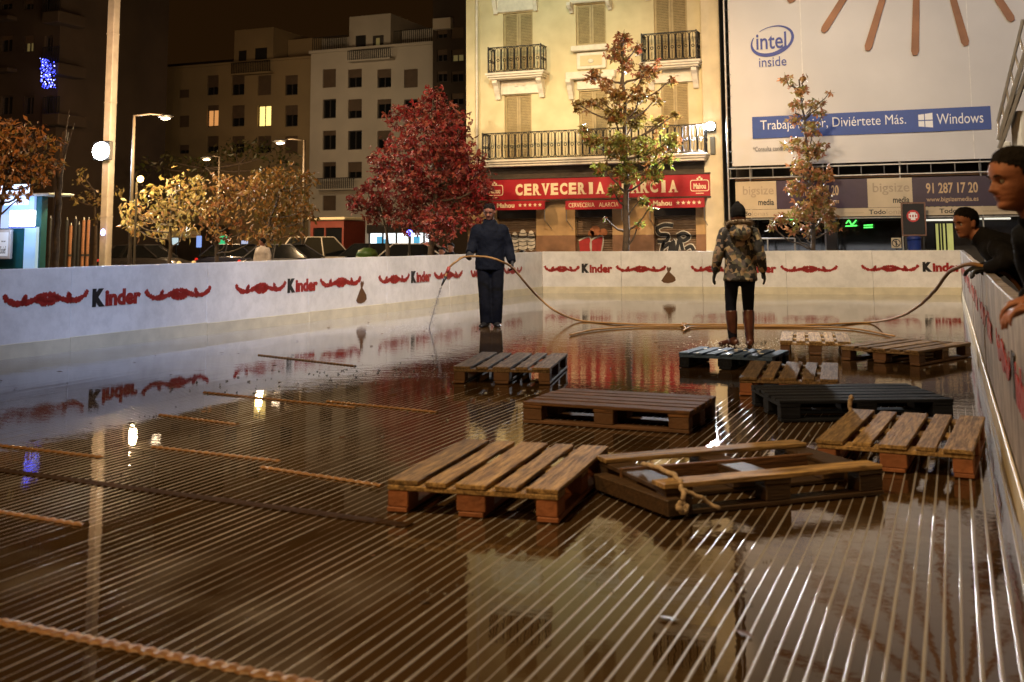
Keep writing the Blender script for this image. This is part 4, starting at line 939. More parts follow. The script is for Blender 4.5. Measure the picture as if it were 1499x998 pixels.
MB().box(p_a[0]+.02, p_a[0]+2.2, YC+.10, YC+3, zb_-.05, zb_).build('stall_roof', m_wooddk, T)
for x, y in ((p_a[0]+1.9, YC+.2), (p_a[0]+1.9, YC+2.8), (p_a[0]+.9, YC+2.9)): MB().box(x-.04, x+.04, y-.04, y+.04, -.3, zb_-.052).build('post', m_iron, T)
MB().cbox(p_a[0]-.0, p_a[0]+.12, YC-.02, YC+.09, zb_+.02, zb_+.14, .01).build('bracket_box', m_cor, T)
# ------------------------------------------------------------------ buildings beyond the square
m_tanb = mat('dim_tan_render', (.30, .22, .12), .85, .12, .35, .1, 10); m_whtb = mat('pale_render', (.50, .45, .38), .85, .1, .35, .1, 10); m_brnb = mat('dark_brown_facade', (.045, .03, .02), .8, .25, .4)
m_frm = mat('window_frame_dark', (.05, .04, .035), .6); m_blind = mat('brown_blind', (.10, .065, .04), .7, .15, 2)
m_lit = emat('lit_window_yellow', (1, .72, .22), 1.6); m_lit2 = emat('lit_window_orange', (1, .45, .14), .55); m_dim = emat('dim_window_glow', (.30, .24, .09), .25)
def windows(parent, ops_, Y, seed, lit={}, half=.5):
    r = random.Random(seed)
    for i, a in enumerate(ops_):
        x0, x1, z0, z1 = a; h = r.choice([0, .25, .45, .6, 1]) if half else 0
        f = MB(); t = .07
        f.box(x0, x1, Y+.14, Y+.2, z0, z0+t); f.box(x0, x1, Y+.14, Y+.2, z1-t, z1); f.box(x0, x0+t, Y+.14, Y+.2, z0+t, z1-t); f.box(x1-t, x1, Y+.14, Y+.2, z0+t, z1-t); xm = (x0+x1)/2; f.box(xm-.03, xm+.03, Y+.14, Y+.2, z0+t, z1-t)
        w = f.build('window', m_frm, parent)
        zz = z0+(z1-z0)*(1-h)
        if h: MB().box(x0+.02, x1-.02, Y+.09, Y+.13, zz, z1).build('blind', m_blind, w)
        MB().quad((x0, Y+.21, z0), (x1, Y+.21, z0), (x1, Y+.21, z1), (x0, Y+.21, z1)).build('pane', lit.get(i, m_glassdk), w)
def pxops(cols, rows_, Y): return [grect(c0, r0, c1, r1, Y=Y) for r0, r1 in rows_ for c0, c1 in cols]
def rail_bars(x0, x1, y, z0, z1, parent, name='balcony_rail'):
    mb = MB(); mb.box(x0, x1, y-.03, y+.03, z1-.05, z1)
    for x in np.arange(x0, x1, .16): mb.box(x, x+.04, y-.02, y+.02, z0, z1-.05)
    return mb.build(name, m_iron, parent)
# pale block
YW = 70.; wx0, wx1 = gx(454, 200, YW)[0], gx(634, 200, YW)[0]; wz1 = gx(545, 67, YW)[1]
T = thing('apartment_building', 'pale grey apartment block with a rooftop penthouse, behind the red tree', 'building', (wx0, YW, -.3))
cw = [(473, 492), (510, 530), (553, 573), (592, 612)]; rw = [(101, 128), (145, 173), (191, 219), (237, 261)]
o_ = pxops(cw, rw, YW)+[grect(473, 286, 492, 308, Y=YW)]
mb = MB(); wall_grid(mb, wx0, wx1, -.3, wz1, o_, YW, .22)
mb.quad((wx0, YW, -.3), (wx0, YW, wz1), (wx0, YW+12, wz1), (wx0, YW+12, -.3)); mb.quad((wx1, YW, -.3), (wx1, YW+12, -.3), (wx1, YW+12, wz1), (wx1, YW, wz1)); mb.quad((wx0, YW, wz1), (wx1, YW, wz1), (wx1, YW+12, wz1), (wx0, YW+12, wz1))
mb.build('wall', m_whtb, T); windows(T, o_, YW, 5)
for (a, b_, c, d) in ((512, 22, 572, 74), (575, 36, 650, 66), (456, 50, 511, 72)):
    x0, x1, z0, z1 = grect(a, b_, c, d, Y=YW+1.5); MB().box(x0, x1, YW+1.5+(a != 512)*1.5, YW+9, wz1-.6, z1).build('penthouse', m_whtb, T)
p_ = [grect(522, 52, 536, 78, Y=YW+1.5), grect(547, 52, 562, 80, Y=YW+1.5)]
for i, a in enumerate(p_): MB().box(a[0], a[1], YW+1.42, YW+1.49, max(a[2], wz1+.02), a[3]).build('penthouse_door', m_dark if i == 0 else m_frm, T)
MB().box(p_[1][0]+.3, p_[1][0]+.6, YW+1.38, YW+1.41, wz1+.2, p_[1][3]-.2).build('lit_pane', m_dim, T)
x0, x1, z0, z1 = grect(510, 72, 572, 86, Y=YW-.7); MB().box(x0, x1, YW-.8, YW-.003, z0-.12, z0).build('balcony', m_whtb, T); rail_bars(x0, x1, YW-.75, z0, z1, T)
x0, x1, z0, z1 = grect(457, 62, 508, 74, Y=YW); rail_bars(x0, x1, YW+.1, wz1, wz1+1.0, T); rail_bars(gx(576, 60, YW)[0], wx1-.1, YW+.1, wz1, wz1+1.0, T)
MB().cbox(wx0-.1, wx1+.1, YW-.18, YW-.003, wz1-.25, wz1-.02, .02).build('cornice', m_whtb, T)
x0, x1, z0, z1 = grect(465, 264, 520, 276, Y=YW-.6); MB().box(x0, x1, YW-.7, YW-.003, z0-.1, z0).build('balcony', m_whtb, T); rail_bars(x0, x1, YW-.65, z0, z0+.8, T)
# lit shop at street level
x0, x1, z0, z1 = grect(541, 341, 662, 385, Y=YW-1); T = thing('street_shop', 'brightly lit shopfront with pale blue posters behind the parked cars', 'shop', (x0, YW-1, -.3))
MB().box(x0-.2, x1+.2, YW-1, YW-.006, z1, z1+.6).build('canopy', m_frm, T)
MB().quad((x0, YW-.9, z0), (x1, YW-.9, z0), (x1, YW-.9, z1), (x0, YW-.9, z1)).build('window_pane', emat('shop_glow', (.85, .95, 1), 1.7), T)
for a in np.linspace(x0, x1, 7): MB().box(a-.06, a+.06, YW-1, YW-.92, z0, z1).build('window_frame', m_frm, T)
m_pos = emat('poster_blue', (.10, .45, .75), .8)
for i, a in enumerate((552, 560, 606, 628, 640)): q0, q1, q2, q3 = grect(a, 346+(i % 2)*4, a+9, 366, Y=YW-.95); MB().box(q0, q1, YW-.96, YW-.94, q2, q3).build('poster', m_pos, T)
# dark glazed tower slab between pale block and yellow house
YD = 64.; x0, x1 = gx(634, 100, YD)[0], gx(720, 100, YD)[0]
T = thing('tower_building', 'dark building with glazed bays in the gap left of the yellow house', 'building', (x0, YD, -.3)); ztd = gx(660, -30, YD)[1]
o_ = pxops([(640, 655), (661, 679)], [(40, 56), (72, 90), (104, 120), (136, 154), (168, 186), (200, 218)], YD)
mb = MB(); wall_grid(mb, x0, x1, -.3, ztd, o_, YD, .3); mb.quad((x0, YD, -.3), (x0, YD, ztd), (x0, YD+5, ztd), (x0, YD+5, -.3)); mb.build('wall', m_brnb, T); windows(T, o_, YD, 9, {3: m_dim, 1: m_dim})
x0q, x1q, z0q, z1q = grect(634, 26, 660, 42, Y=YD-.4); MB().box(x0q, x1q, YD-.4, YD-.004, z0q, z1q).build('parapet', m_whtb, T)
# tan block
YT = 71.5; tx0, tx1 = gx(186, 200, YT)[0], wx0-.03; tz1 = gx(320, 92, YT)[1]
T = thing('apartment_building', 'dim tan apartment block left of the pale one, with one bright yellow window', 'building', (tx0, YT, -.3))
o_ = pxops([(304, 320), (340, 358), (378, 397), (418, 436)], [(110, 139), (154, 185), (199, 224)], YT)+pxops([(224, 239), (263, 277)], [(131, 143), (169, 186), (212, 225)], YT)+pxops([(187, 199)], [(131, 143), (172, 190)], YT)
mb = MB(); wall_grid(mb, tx0, tx1, -.3, tz1, o_, YT, .22); mb.quad((tx0, YT, -.3), (tx0, YT, tz1), (tx0, YT+12, tz1), (tx0, YT+12, -.3)); mb.quad((tx0, YT, tz1), (tx1, YT, tz1), (tx1, YT+12, tz1), (tx0, YT+12, tz1))
mb.build('wall', m_tanb, T); windows(T, o_, YT, 12, {4: m_lit2, 6: m_lit})
for (a, b_, c, d) in ((344, 42, 400, 92), (402, 50, 455, 84), (196, 82, 340, 98)):
    q0, q1, q2, q3 = grect(a, b_, c, d, Y=YT+1.2); MB().box(q0, q1, YT+1.2+(a == 402)*2+(a == 196)*3, YT+10, tz1-.5, q3).build('penthouse', m_tanb if a != 196 else m_brnb, T)
for (a, b_, c, d) in ((374, 70, 390, 98), (350, 74, 360, 98)): q0, q1, q2, q3 = grect(a, b_, c, d, Y=YT+1.1); MB().box(q0, q1, YT+1.12, YT+1.19, tz1, q3).build('penthouse_door', m_dark, T)
q0, q1, q2, q3 = grect(340, 90, 396, 106, Y=YT-.6); MB().box(q0, q1, YT-.7, YT-.003, q2-.12, q2).build('balcony', m_tanb, T); rail_bars(q0, q1, YT-.65, q2, q3, T)
MB().cbox(tx0-.1, tx1, YT-.15, YT-.003, tz1-.2, tz1-.02, .02).build('cornice', m_tanb, T)
for i, (px, py, w, h) in enumerate(((296, 60, 14, 30), (318, 66, 20, 24), (565, 18, 10, 10), (600, 30, 12, 10))):
    pass
# low storefronts under the trees with small lit signs
x0, x1, z0, z1 = grect(180, 330, 300, 360, Y=66.); T = thing('street_shop', 'low storefront with a pale lit band, half hidden under the yellow trees', 'shop', (x0, 66, -.3))
MB().box(x0, x1, 66.05, 69, -.3, z1).build('wall', m_brnb, T); MB().box(x0, x0+4.2, 66, 66.04, z0+.5, z1-.2).build('lit_band', emat('band_glow', (.9, .62, .22), .5), T); MB().box(x0+4.4, x1-.4, 66, 66.04, z0+.6, z1-.4).build('window_pane', emat('shop_dim', (.5, .33, .14), .12), T)
for (a, b_, c, d, cl, s, nm) in ((316, 345, 331, 358, (.04, .55, .22), .9, 'green pharmacy style lit sign among the yellow tree trunks'), (288, 345, 294, 362, (.25, .4, .9), .9, 'narrow bluish lit sign left of the green lit sign'), (352, 352, 362, 362, (.5, .6, .9), .7, 'small pale bluish lit sign right of the green lit sign'), (252, 348, 260, 358, (.6, .8, .9), .8, 'small whitish lit sign between the left trunks')):
    x0, x1, z0, z1 = grect(a, b_, c, d, Y=60.); T = thing('lit_sign', nm, 'sign', (x0, 60, -.3)); MB().cbox(x0, x1, 60, 60.12, z0, z1, .02).build('sign_face', emat('sign_glow', cl, s), T); MB().box((x0+x1)/2-.04, (x0+x1)/2+.04, 60.13, 60.2, -.3, z1-.05).build('post', m_iron, T)
# dark house at the far left
YQ = 46.; q0, q1 = gx(-60, 100, YQ)[0], gx(86, 100, YQ)[0]; zq = gx(50, -60, YQ)[1]
T = thing('apartment_building', 'dark unlit house at the left edge with stacked bay balconies', 'building', (q0, YQ, -.3))
o_ = pxops([(2, 18), (36, 49), (66, 77)], [(52, 76), (-8, 14), (140, 168)], YQ)
mb = MB(); wall_grid(mb, q0, q1, -.3, zq, o_, YQ, .25); mb.quad((q1, YQ, -.3), (q1, YQ+9, -.3), (q1, YQ+9, zq), (q1, YQ, zq)); mb.quad((q0, YQ, zq), (q1, YQ, zq), (q1, YQ+9, zq), (q0, YQ+9, zq)); mb.build('wall', m_brnb, T)
windows(T, o_, YQ, 4, {1: m_dim})
for py in (-30, 20, 95, 168):
    a, b_, c, d = grect(80, py, 104, py+17, Y=YQ); MB().cbox(a, b_, YQ-.9, YQ+1.2, c, d, .05).build('bay_balcony', m_brnb, T); rail_bars(a, b_, YQ-.85, d, d+.9, T)
    a, b_, c, d = grect(-40, py+8, 26, py+14, Y=YQ); MB().cbox(a, b_, YQ-.7, YQ-.004, c, d, .03).build('balcony', m_brnb, T)
# blue fairy lights
T = thing('light_curtain', 'curtain of blue fairy lights hanging on the dark house', 'lights', (gx(60, 130, YQ-1.1)[0], YQ-1.1, gx(60, 130, YQ-1.1)[1]))
m_led = emat('led_blue', (.06, .08, 1), 5.5); m_led2 = emat('led_pale', (.35, .4, 1), 7)
mb = MB(); r_ = random.Random(3)
for i in range(150):
    px = r_.uniform(60, 81); py = r_.uniform(84+(px-60)*.3, 128+(px-60)*.1); x, z = gx(px, py, YQ-1.1); mb.cur = r_.random() < .25; mb.sphere((x, YQ-1.1+r_.uniform(-.05, .05), z), r_.choice([.018, .024, .034]), 5, 3)
a, b_, c, d = grect(59, 82, 82, 84, Y=YQ-1.1)
lights_o = mb.build('light_net', [m_led, m_led2], T); lights_o['kind'] = 'stuff'
MB().tube([(a, YQ-1.1, d), (b_, YQ-1.1, d-.1)], .015, 5).build('wire', m_iron, T)

# ------------------------------------------------------------------ lamp column and street lamps
def base_at(px, py, D): p = at_d(px, py, D); return p
p = at_d(160, 222, 42); T = thing('lamp_column', 'tall square pale lamp column with a glaring floodlight halfway up', 'lamp post', (p[0], p[1], -.3))
MB().cbox(p[0]-.17, p[0]+.17, p[1]-.17, p[1]+.17, -.3, 16, .03).build('column', m_pole, T)
MB().cbox(p[0]-.22, p[0]+.22, p[1]-.22, p[1]+.22, -.3, .0, .02).build('base_plate', m_iron, T)
for z in (2.2, 6.6, 9.3): MB().cbox(p[0]-.178, p[0]+.178, p[1]-.178, p[1]+.178, z, z+.05, .01).build('joint_band', m_pole, T)
MB().cbox(p[0]-.42, p[0]+.42, p[1]-.42, p[1]-.23, p[2]-.36, p[2]+.38, .03).build('lamp_housing', m_iron, T); MB().box(p[0]-.05, p[0]+.05, p[1]-.23, p[1]-.172, p[2]-.1, p[2]+.1).build('bracket', m_iron, T)
MB().sphere((p[0], p[1]-.44, p[2]), (.40, .09, .34), 18, 10).build('lamp_lens', emat('lens_flood', (.85, .92, 1), 70), T, smooth=True)
q = at_d(150, 340, 41.5); MB().sphere((q[0]+.04, q[1], q[2]), (.09, .07, .13), 8, 6).build('side_light', emat('side_glow', (.3, .4, 1), 9), T)
m_post = mat('street_pole', (.05, .038, .026), .6, .1)
m_sod = emat('sodium_lens', (1, .62, .30), 12); m_sodw = emat('warm_lens', (1, .76, .5), 13)
def street_lamp(label, px, D, pole_px, arm_px, arm_py, em, e, colr, dy=-1.2, r=.05):
    b0 = at_d(pole_px, arm_py, D); h = at_d(arm_px, arm_py, D); s = np.sign(h[0]-b0[0])
    T = thing('street_lamp', label, 'street lamp', (b0[0], b0[1], -.3), 0, 'street lamps around the square')
    MB().tube([(b0[0], b0[1], -.3), (b0[0], b0[1], h[2]*.5), (b0[0], b0[1], h[2]+.12)], [r*1.5, r*1.2, r], 8).build('pole', m_post, T, smooth=True)
    MB().tube([(b0[0], b0[1], h[2]+.10), ((b0[0]+h[0])/2, (b0[1]+h[1])/2, h[2]+.16), (h[0], h[1], h[2]+.12)], r*.6, 6).build('arm', m_post, T, smooth=True)
    MB().sphere((h[0], h[1], h[2]+.07), (.34, .16, .08), 12, 6).build('lamp_head', m_iron, T, smooth=True)
    MB().sphere((h[0], h[1], h[2]-.01), (.20, .10, .05), 12, 6).build('lamp_lens', em, T, smooth=True)
    lamp('street_lamp_light', 'POINT', (h[0], h[1]+dy, h[2]-.3), e, colr, None, .12)
street_lamp('street lamp on a thin pole behind the tall pale column, arm reaching right', 0, 40, 197, 243, 173, m_sodw, 1700, (1, .66, .34))
street_lamp('street lamp whose arm reaches left in front of the pale block', 0, 46, 446, 411, 209, m_sodw, 1700, (1, .66, .34))
street_lamp('small distant street lamp above the yellow trees', 0, 52, 322, 303, 233, m_sod, 900, (1, .66, .34))
p = at_d(206, 262, 38); T = thing('globe_lamp', 'orange glowing globe lamp above the left edge of the yellow tree', 'street lamp', (p[0]-.15, p[1], -.3))
MB().tube([(p[0]-.15, p[1], -.3), (p[0]-.15, p[1], p[2]-.1), (p[0], p[1], p[2]-.12)], .04, 6).build('pole', m_post, T); MB().sphere(tuple(p), .11, 12, 8).build('globe', emat('globe_glow', (1, .6, .18), 24), T, smooth=True)
lamp('street_lamp_light', 'POINT', (p[0]+.3, p[1]-1.0, p[2]+.7), 900, (1, .72, .3), None, .15)
# unseen spots added to brighten the front trees and the red maple
lamp('unseen_plaza_light', 'SPOT', (-20.5, 24.0, 8.6), 3600, (1, .74, .5), (-19, 31, 3.6), .2, 90, .8)
lamp('unseen_plaza_light', 'SPOT', (-19, 15.5, 9.0), 3000, (1, .56, .24), (-23.5, 22, 3.2), .2, 60, .9)
lamp('unseen_plaza_light', 'SPOT', (-28, 22.0, 9.0), 3500, SODIUM, (-33, 31, 3.5), .2, 90, .8)

# ------------------------------------------------------------------ trees
def crown_mesh(blobs, ls, dens, seed, star=False, droop=.5):
    g = np.random.default_rng(seed); V_ = []; F_ = []; n_ = 0
    for (c, r) in blobs:
        N = max(4, int(dens*(r/ls)**2))
        d = g.normal(size=(N, 3)); d /= np.linalg.norm(d, axis=1)[:, None]
        rad = r*(.35+.65*g.random(N)**.55)*(1+.18*g.normal(size=N)); p = np.array(c)+d*rad[:, None]*np.array([1, 1, .85])
        ax = g.normal(size=(N, 3)); ax[:, 2] = -np.abs(ax[:, 2])*droop*1.3-.15; ax /= np.linalg.norm(ax, axis=1)[:, None]
        sd = np.cross(ax, g.normal(size=(N, 3))); sd /= np.linalg.norm(sd, axis=1)[:, None]; nn = np.cross(ax, sd)
        s = ls*(.6+.7*g.random(N))
        for i in range(N):
            b0 = p[i]; a, t, u, z = ax[i], sd[i], nn[i], s[i]
            if star:
                vs = [b0]; fs = []
                for k_, (an, ln) in enumerate(((-1.0, .75), (0, 1.0), (1.0, .75))):
                    dr = a*math.cos(an)+t*math.sin(an); pr = -a*math.sin(an)+t*math.cos(an)
                    j = len(vs); vs += [b0+dr*z*ln*.5-pr*z*.2+u*z*.06, b0+dr*z*ln-u*z*.12, b0+dr*z*ln*.5+pr*z*.2+u*z*.06]; fs.append((n_, n_+j, n_+j+1, n_+j+2))
            else:
                vs = [b0, b0+a*z*.5-t*z*.24+u*z*.08, b0+a*z-u*z*.1, b0+a*z*.5+t*z*.24+u*z*.08]; fs = [(n_, n_+1, n_+2, n_+3)]
            V_ += vs; F_ += fs; n_ += len(vs)
    mb = MB(); mb.v = [tuple(v) for v in V_]; mb.f = F_; mb.m = [0]*len(F_); return mb
def tree(name, label, cat, D, trunk_px, blobs_px, ls, dens, lm, seed, star=False, jit=.9, tr=.07, group=None, droop=.5, yfix=None):
    r = random.Random(seed); sc_ = D/1610.
    pt = lambda px, py, dd=0: at_d(px, py, D+dd)
    blobs = []
    for (px, py, rp) in blobs_px:
        R__ = rp*sc_; blobs.append((pt(px, py, r.uniform(-1, 1)*jit*(1 if rp > 12 else .6)), R__))
    tp = [pt(*q_) for q_ in trunk_px]; bx, by = tp[0][0], tp[0][1]
    T = thing(name, label, cat, (bx, by, -.3), 0, group)
    path = [(bx, by, -.3)]+[tuple(q_) for q_ in tp]
    mb = MB(); k = len(path); path2 = wob(path, 0, sub=4, amp=.012, seed=seed); mb.tube(path2, [tr*(1-.8*i/(len(path2)-1))+.006 for i in range(len(path2))], 7)
    top = np.array(path2[-1]); P2 = np.array([list(v) for v in path2])
    for (c, R__) in blobs:
        cand = P2[P2[:, 2] < c[2]-.1*R__]; s_ = cand[np.argmin(np.linalg.norm(cand-(c-np.array([0, 0, .5])), axis=1))] if len(cand) else P2[1]
        mid = (s_+c)/2+np.array([r.uniform(-.1, .1), r.uniform(-.1, .1), -.08*np.linalg.norm(c-s_)])
        mb.tube(wob([tuple(s_), tuple(mid), tuple(c)], 0, sub=3, amp=.015, seed=seed+3), [tr*.34*(1-.75*i/6)+.004 for i in range(7)], 5)
        for q_ in range(3):
            e_ = c+np.array([r.gauss(0, 1), r.gauss(0, 1), r.gauss(.2, .8)])*R__*.6; mb.tube([tuple(c), tuple(e_)], [.008, .003], 4)
    mb.build('trunk', m_bark, T, smooth=True)
    crown_mesh(blobs, ls, dens, seed, star, droop).build('crown', lm, T)
    return T
lm_or = leafmat('orange_leaves', [(.10, .045, .012), (.26, .10, .02), (.34, .13, .03), (.14, .10, .02), (.22, .07, .02)])
lm_red = leafmat('red_leaves', [(.05, .008, .010), (.17, .014, .016), (.27, .022, .022), (.10, .012, .014), (.30, .075, .045), (.08, .014, .014)])
lm_yel = leafmat('yellow_leaves', [(.26, .18, .045), (.38, .30, .10), (.16, .14, .03), (.34, .22, .07), (.24, .11, .04), (.42, .34, .14), (.12, .10, .025)])
lm_ylo = leafmat('rust_yellow_leaves', [(.26, .16, .04), (.36, .22, .07), (.16, .10, .03), (.32, .14, .045), (.20, .07, .03), (.38, .26, .10)])
lm_brn = leafmat('brown_green_leaves', [(.09, .07, .015), (.20, .10, .022), (.28, .13, .03), (.07, .07, .015), (.24, .09, .02)])
lm_grn = leafmat('green_red_leaves', [(.07, .10, .015), (.14, .17, .025), (.22, .24, .04), (.20, .06, .025), (.10, .12, .02), (.26, .09, .03)], .4, .42, top=[(.16, .035, .02), (.24, .06, .025), (.10, .08, .02), (.20, .10, .03), (.30, .10, .03)], zr=(3.6, 6.2))
lm_top = leafmat('reddish_leaves', [(.20, .04, .018), (.28, .08, .025), (.14, .06, .02), (.12, .09, .02), (.30, .12, .03)])
lm_mix = leafmat('rusty_leaves', [(.32, .12, .04), (.22, .14, .03), (.14, .13, .025), (.36, .15, .06), (.20, .06, .025)])
lm_drk = leafmat('dark_green_leaves', [(.03, .035, .012), (.05, .05, .015), (.06, .045, .015), (.04, .05, .01)])
C1 = [(912, 55, 13), (904, 76, 17), (934, 70, 9), (916, 95, 13), (945, 108, 18), (868, 110, 13), (888, 122, 11), (848, 154, 11), (866, 150, 9), (880, 148, 10), (905, 140, 16), (936, 138, 17), (962, 145, 10), (982, 118, 7), (962, 92, 7), (900, 168, 16), (930, 172, 20), (968, 178, 13),
      (990, 168, 8), (985, 206, 16), (868, 206, 15), (905, 212, 24), (948, 218, 24), (880, 246, 14), (918, 252, 20), (955, 256, 15), (900, 278, 11), (940, 292, 8), (952, 305, 7), (886, 318, 4), (936, 328, 6), (975, 232, 14), (855, 190, 10)]
tree('young_maple', 'young maple in front of the yellow house, green below and reddish at its thin top', 'tree', 30.3, [(917, 340), (917, 260), (914, 150), (910, 52)], C1, .16, 22, lm_grn, 11, True, .55, .11, 'maples along the back barrier')
C2 = [(1151, 114, 7), (1178, 112, 6), (1160, 124, 6), (1172, 132, 10), (1165, 152, 10), (1188, 152, 10), (1214, 136, 4), (1204, 150, 6), (1203, 166, 8), (1164, 174, 10), (1186, 188, 15), (1168, 212, 16), (1194, 218, 17), (1174, 244, 19), (1204, 256, 16), (1166, 274, 16), (1198, 284, 19), (1144, 318, 13), (1176, 310, 20), (1208, 308, 19), (1222, 330, 10), (1130, 330, 7), (1186, 334, 14), (1160, 338, 8)]
tree('young_maple', 'slim rusty maple in front of the advertising banner', 'tree', 29.6, [(1190, 366), (1188, 300), (1180, 200), (1170, 116)], C2, .15, 18, lm_mix, 12, True, .45, .075, 'maples along the back barrier')
C3 = [(634, 138, 18), (622, 150, 18), (646, 156, 18), (592, 176, 30), (660, 178, 30), (626, 168, 26), (622, 205, 44), (664, 212, 36), (578, 214, 20), (560, 236, 24), (640, 248, 54), (684, 240, 30), (590, 262, 42), (690, 262, 30), (620, 292, 44), (672, 290, 38), (640, 326, 34), (690, 324, 22), (706, 272, 16), (720, 292, 10), (700, 300, 18), (598, 318, 26), (716, 316, 6)]
tree('red_maple', 'large red maple left of the yellow house', 'tree', 34.5, [(632, 366), (634, 330), (640, 250), (634, 140)], C3, .17, 11, lm_red, 13, True, .9, .13)
C4 = [(540, 284, 24), (524, 300, 15), (560, 298, 22), (545, 316, 16), (514, 292, 10), (575, 312, 16), (560, 262, 12)]
tree('small_maple', 'small dark red maple tucked against the left side of the large red one', 'tree', 36.5, [(568, 366), (566, 340), (556, 300)], C4, .17, 11, lm_red, 14, True, .7, .09)
C5 = [(190, 302, 18), (226, 284, 20), (258, 272, 24), (288, 266, 18), (214, 312, 22), (250, 308, 28), (290, 300, 28), (200, 334, 16), (236, 336, 18), (272, 336, 16), (184, 322, 10)]
tree('yellow_tree', 'yellow leaved tree lit from above by the orange globe lamp', 'tree', 38.5, [(250, 372), (250, 330), (256, 280)], C5, .23, 15, lm_yel, 15, False, 1.0, .09, 'street trees beyond the left barrier', .9)
C6 = [(326, 268, 22), (350, 286, 24), (322, 300, 24), (345, 322, 16), (316, 340, 14), (334, 346, 12), (366, 268, 20), (300, 322, 14), (380, 346, 14), (362, 338, 12)]
tree('yellow_tree', 'yellow and rust tree in the middle of the row, over the green sign', 'tree', 38, [(318, 372), (320, 330), (334, 280)], C6, .22, 15, lm_ylo, 16, False, 1.0, .08, 'street trees beyond the left barrier', .9)
C7 = [(390, 262, 26), (424, 258, 26), (452, 256, 14), (408, 288, 32), (440, 284, 22), (384, 308, 26), (420, 318, 30), (448, 306, 16), (402, 340, 18), (436, 340, 14), (462, 268, 6), (460, 318, 8)]
tree('brown_tree', 'wide brown and green tree right of the yellow ones, dark underneath', 'tree', 39, [(393, 372), (394, 330), (410, 280)], C7, .21, 15, lm_brn, 17, False, 1.0, .10, 'street trees beyond the left barrier', .9)
C8 = [(12, 200, 34), (48, 196, 24), (76, 206, 16), (94, 206, 6), (20, 240, 36), (56, 240, 26), (78, 236, 14), (8, 274, 20), (40, 276, 12), (92, 244, 6), (4, 176, 10), (66, 262, 12), (30, 290, 8)]
tree('orange_tree', 'orange leaved tree over the lit kiosk at the left edge', 'tree', 29, [(-6, 366), (-2, 320), (14, 240)], C8, .19, 18, lm_or, 18, False, .8, .10, None, .9)
C9 = [(118, 262, 12), (134, 284, 14), (150, 292, 12), (112, 290, 9), (144, 318, 9), (160, 300, 8), (174, 276, 10), (120, 250, 9)]
tree('thin_tree', 'thin green tree half hidden by the tall lamp column', 'tree', 47, [(139, 376), (140, 330), (138, 280)], C9, .24, 9, lm_yel, 19, False, .7, .12, None, .9)
C10 = [(345, 218, 24), (372, 212, 20), (400, 220, 24), (318, 234, 22), (290, 240, 20), (250, 236, 22), (214, 240, 18), (425, 232, 16)]
tree('dark_tree', 'dark unlit tree rising behind the yellow and brown trees', 'tree', 58, [(350, 372), (350, 300), (350, 240)], C10, .32, 10, lm_drk, 20, False, 1.5, .2)
# ------------------------------------------------------------------ kiosk, stakes, booth, cars
YK = 27.
def kr(a, b_, c, d, Y=YK): return grect(a, b_, c, d, Y=Y)
x0, x1, z0, z1 = kr(-30, 288, 46, 420); T = thing('kiosk', 'kiosk glowing pale blue at the left edge with a white light box', 'kiosk', (x0, YK, -.3))
m_kgl = emat('kiosk_glow', (.35, .55, 1), .55); m_kbody = mat('kiosk_body', (.35, .40, .45), .4, .1); m_teal = mat('teal_panel', (.01, .09, .12), .4)
MB().box(x0, x1, YK+.3, YK+.55, -.3, z1).build('body', m_teal, T)
MB().cbox(x0-.1, gx(76, 276, YK)[0], YK-.1, YK+1.0, z1+.01, z1+.09, .02).build('roof', m_kbody, T)
a, b_, c, d = kr(-30, 284, 42, 334); MB().box(a, b_, YK+.2, YK+.29, c, d).build('glass_panel', m_kgl, T)
a, b_, c, d = kr(0, 270, 42, 300); MB().box(a, b_, YK-.02, YK+.02, c, d).build('lit_canopy', emat('canopy_glow', (.5, .68, 1), 1.5), T)
a, b_, c, d = kr(20, 308, 53, 331, YK-.4); MB().cbox(a, b_, YK-.55, YK-.4, c, d, .02).build('light_box', emat('light_box_glow', (.9, .95, 1), 6), T); MB().cbox(a-.02, b_+.02, YK-.56, YK-.39, c-.05, c-.002, .01).build('box_base', mat('blue_trim', (.02, .03, .4), .4, emit=(.03, .04, .7), estr=.6), T)
a, b_, c, d = kr(35, 332, 48, 420); MB().box(a, b_, YK+.05, YK+.18, -.3, d).build('lit_post', emat('post_glow', (.30, .52, .80), .45), T)
a, b_, c, d = kr(-30, 336, 18, 379); MB().cbox(a, b_, YK-.1, YK+.02, c, d, .02).build('poster_frame', m_kbody, T); MB().box(a+.1, b_-.09, YK-.115, YK-.101, c+.09, d-.09).build('poster', emat('poster_glow', (.45, .55, .66), .35), T)
mb = MB(); xa, za = gx(1, 370, YK-.12); put_text(mb, 'Soief', (xa-.02, YK-.116, gx(1, 371, YK)[1]), EX, EZ, EN, .24, .24, 0, .004); mb.build('poster_lettering', m_ink, T); mb = MB(); put_text(mb, 'chez moi', (xa+.02, YK-.116, gx(1, 354, YK)[1]), EX, EZ, EN, .17, .05, 0, .004); mb.build('poster_caption', m_ink, T)
lamp('kiosk_light', 'POINT', (gx(37, 320, YK)[0], YK-1.0, 1.9), 60, (.6, .72, 1), None, .2)
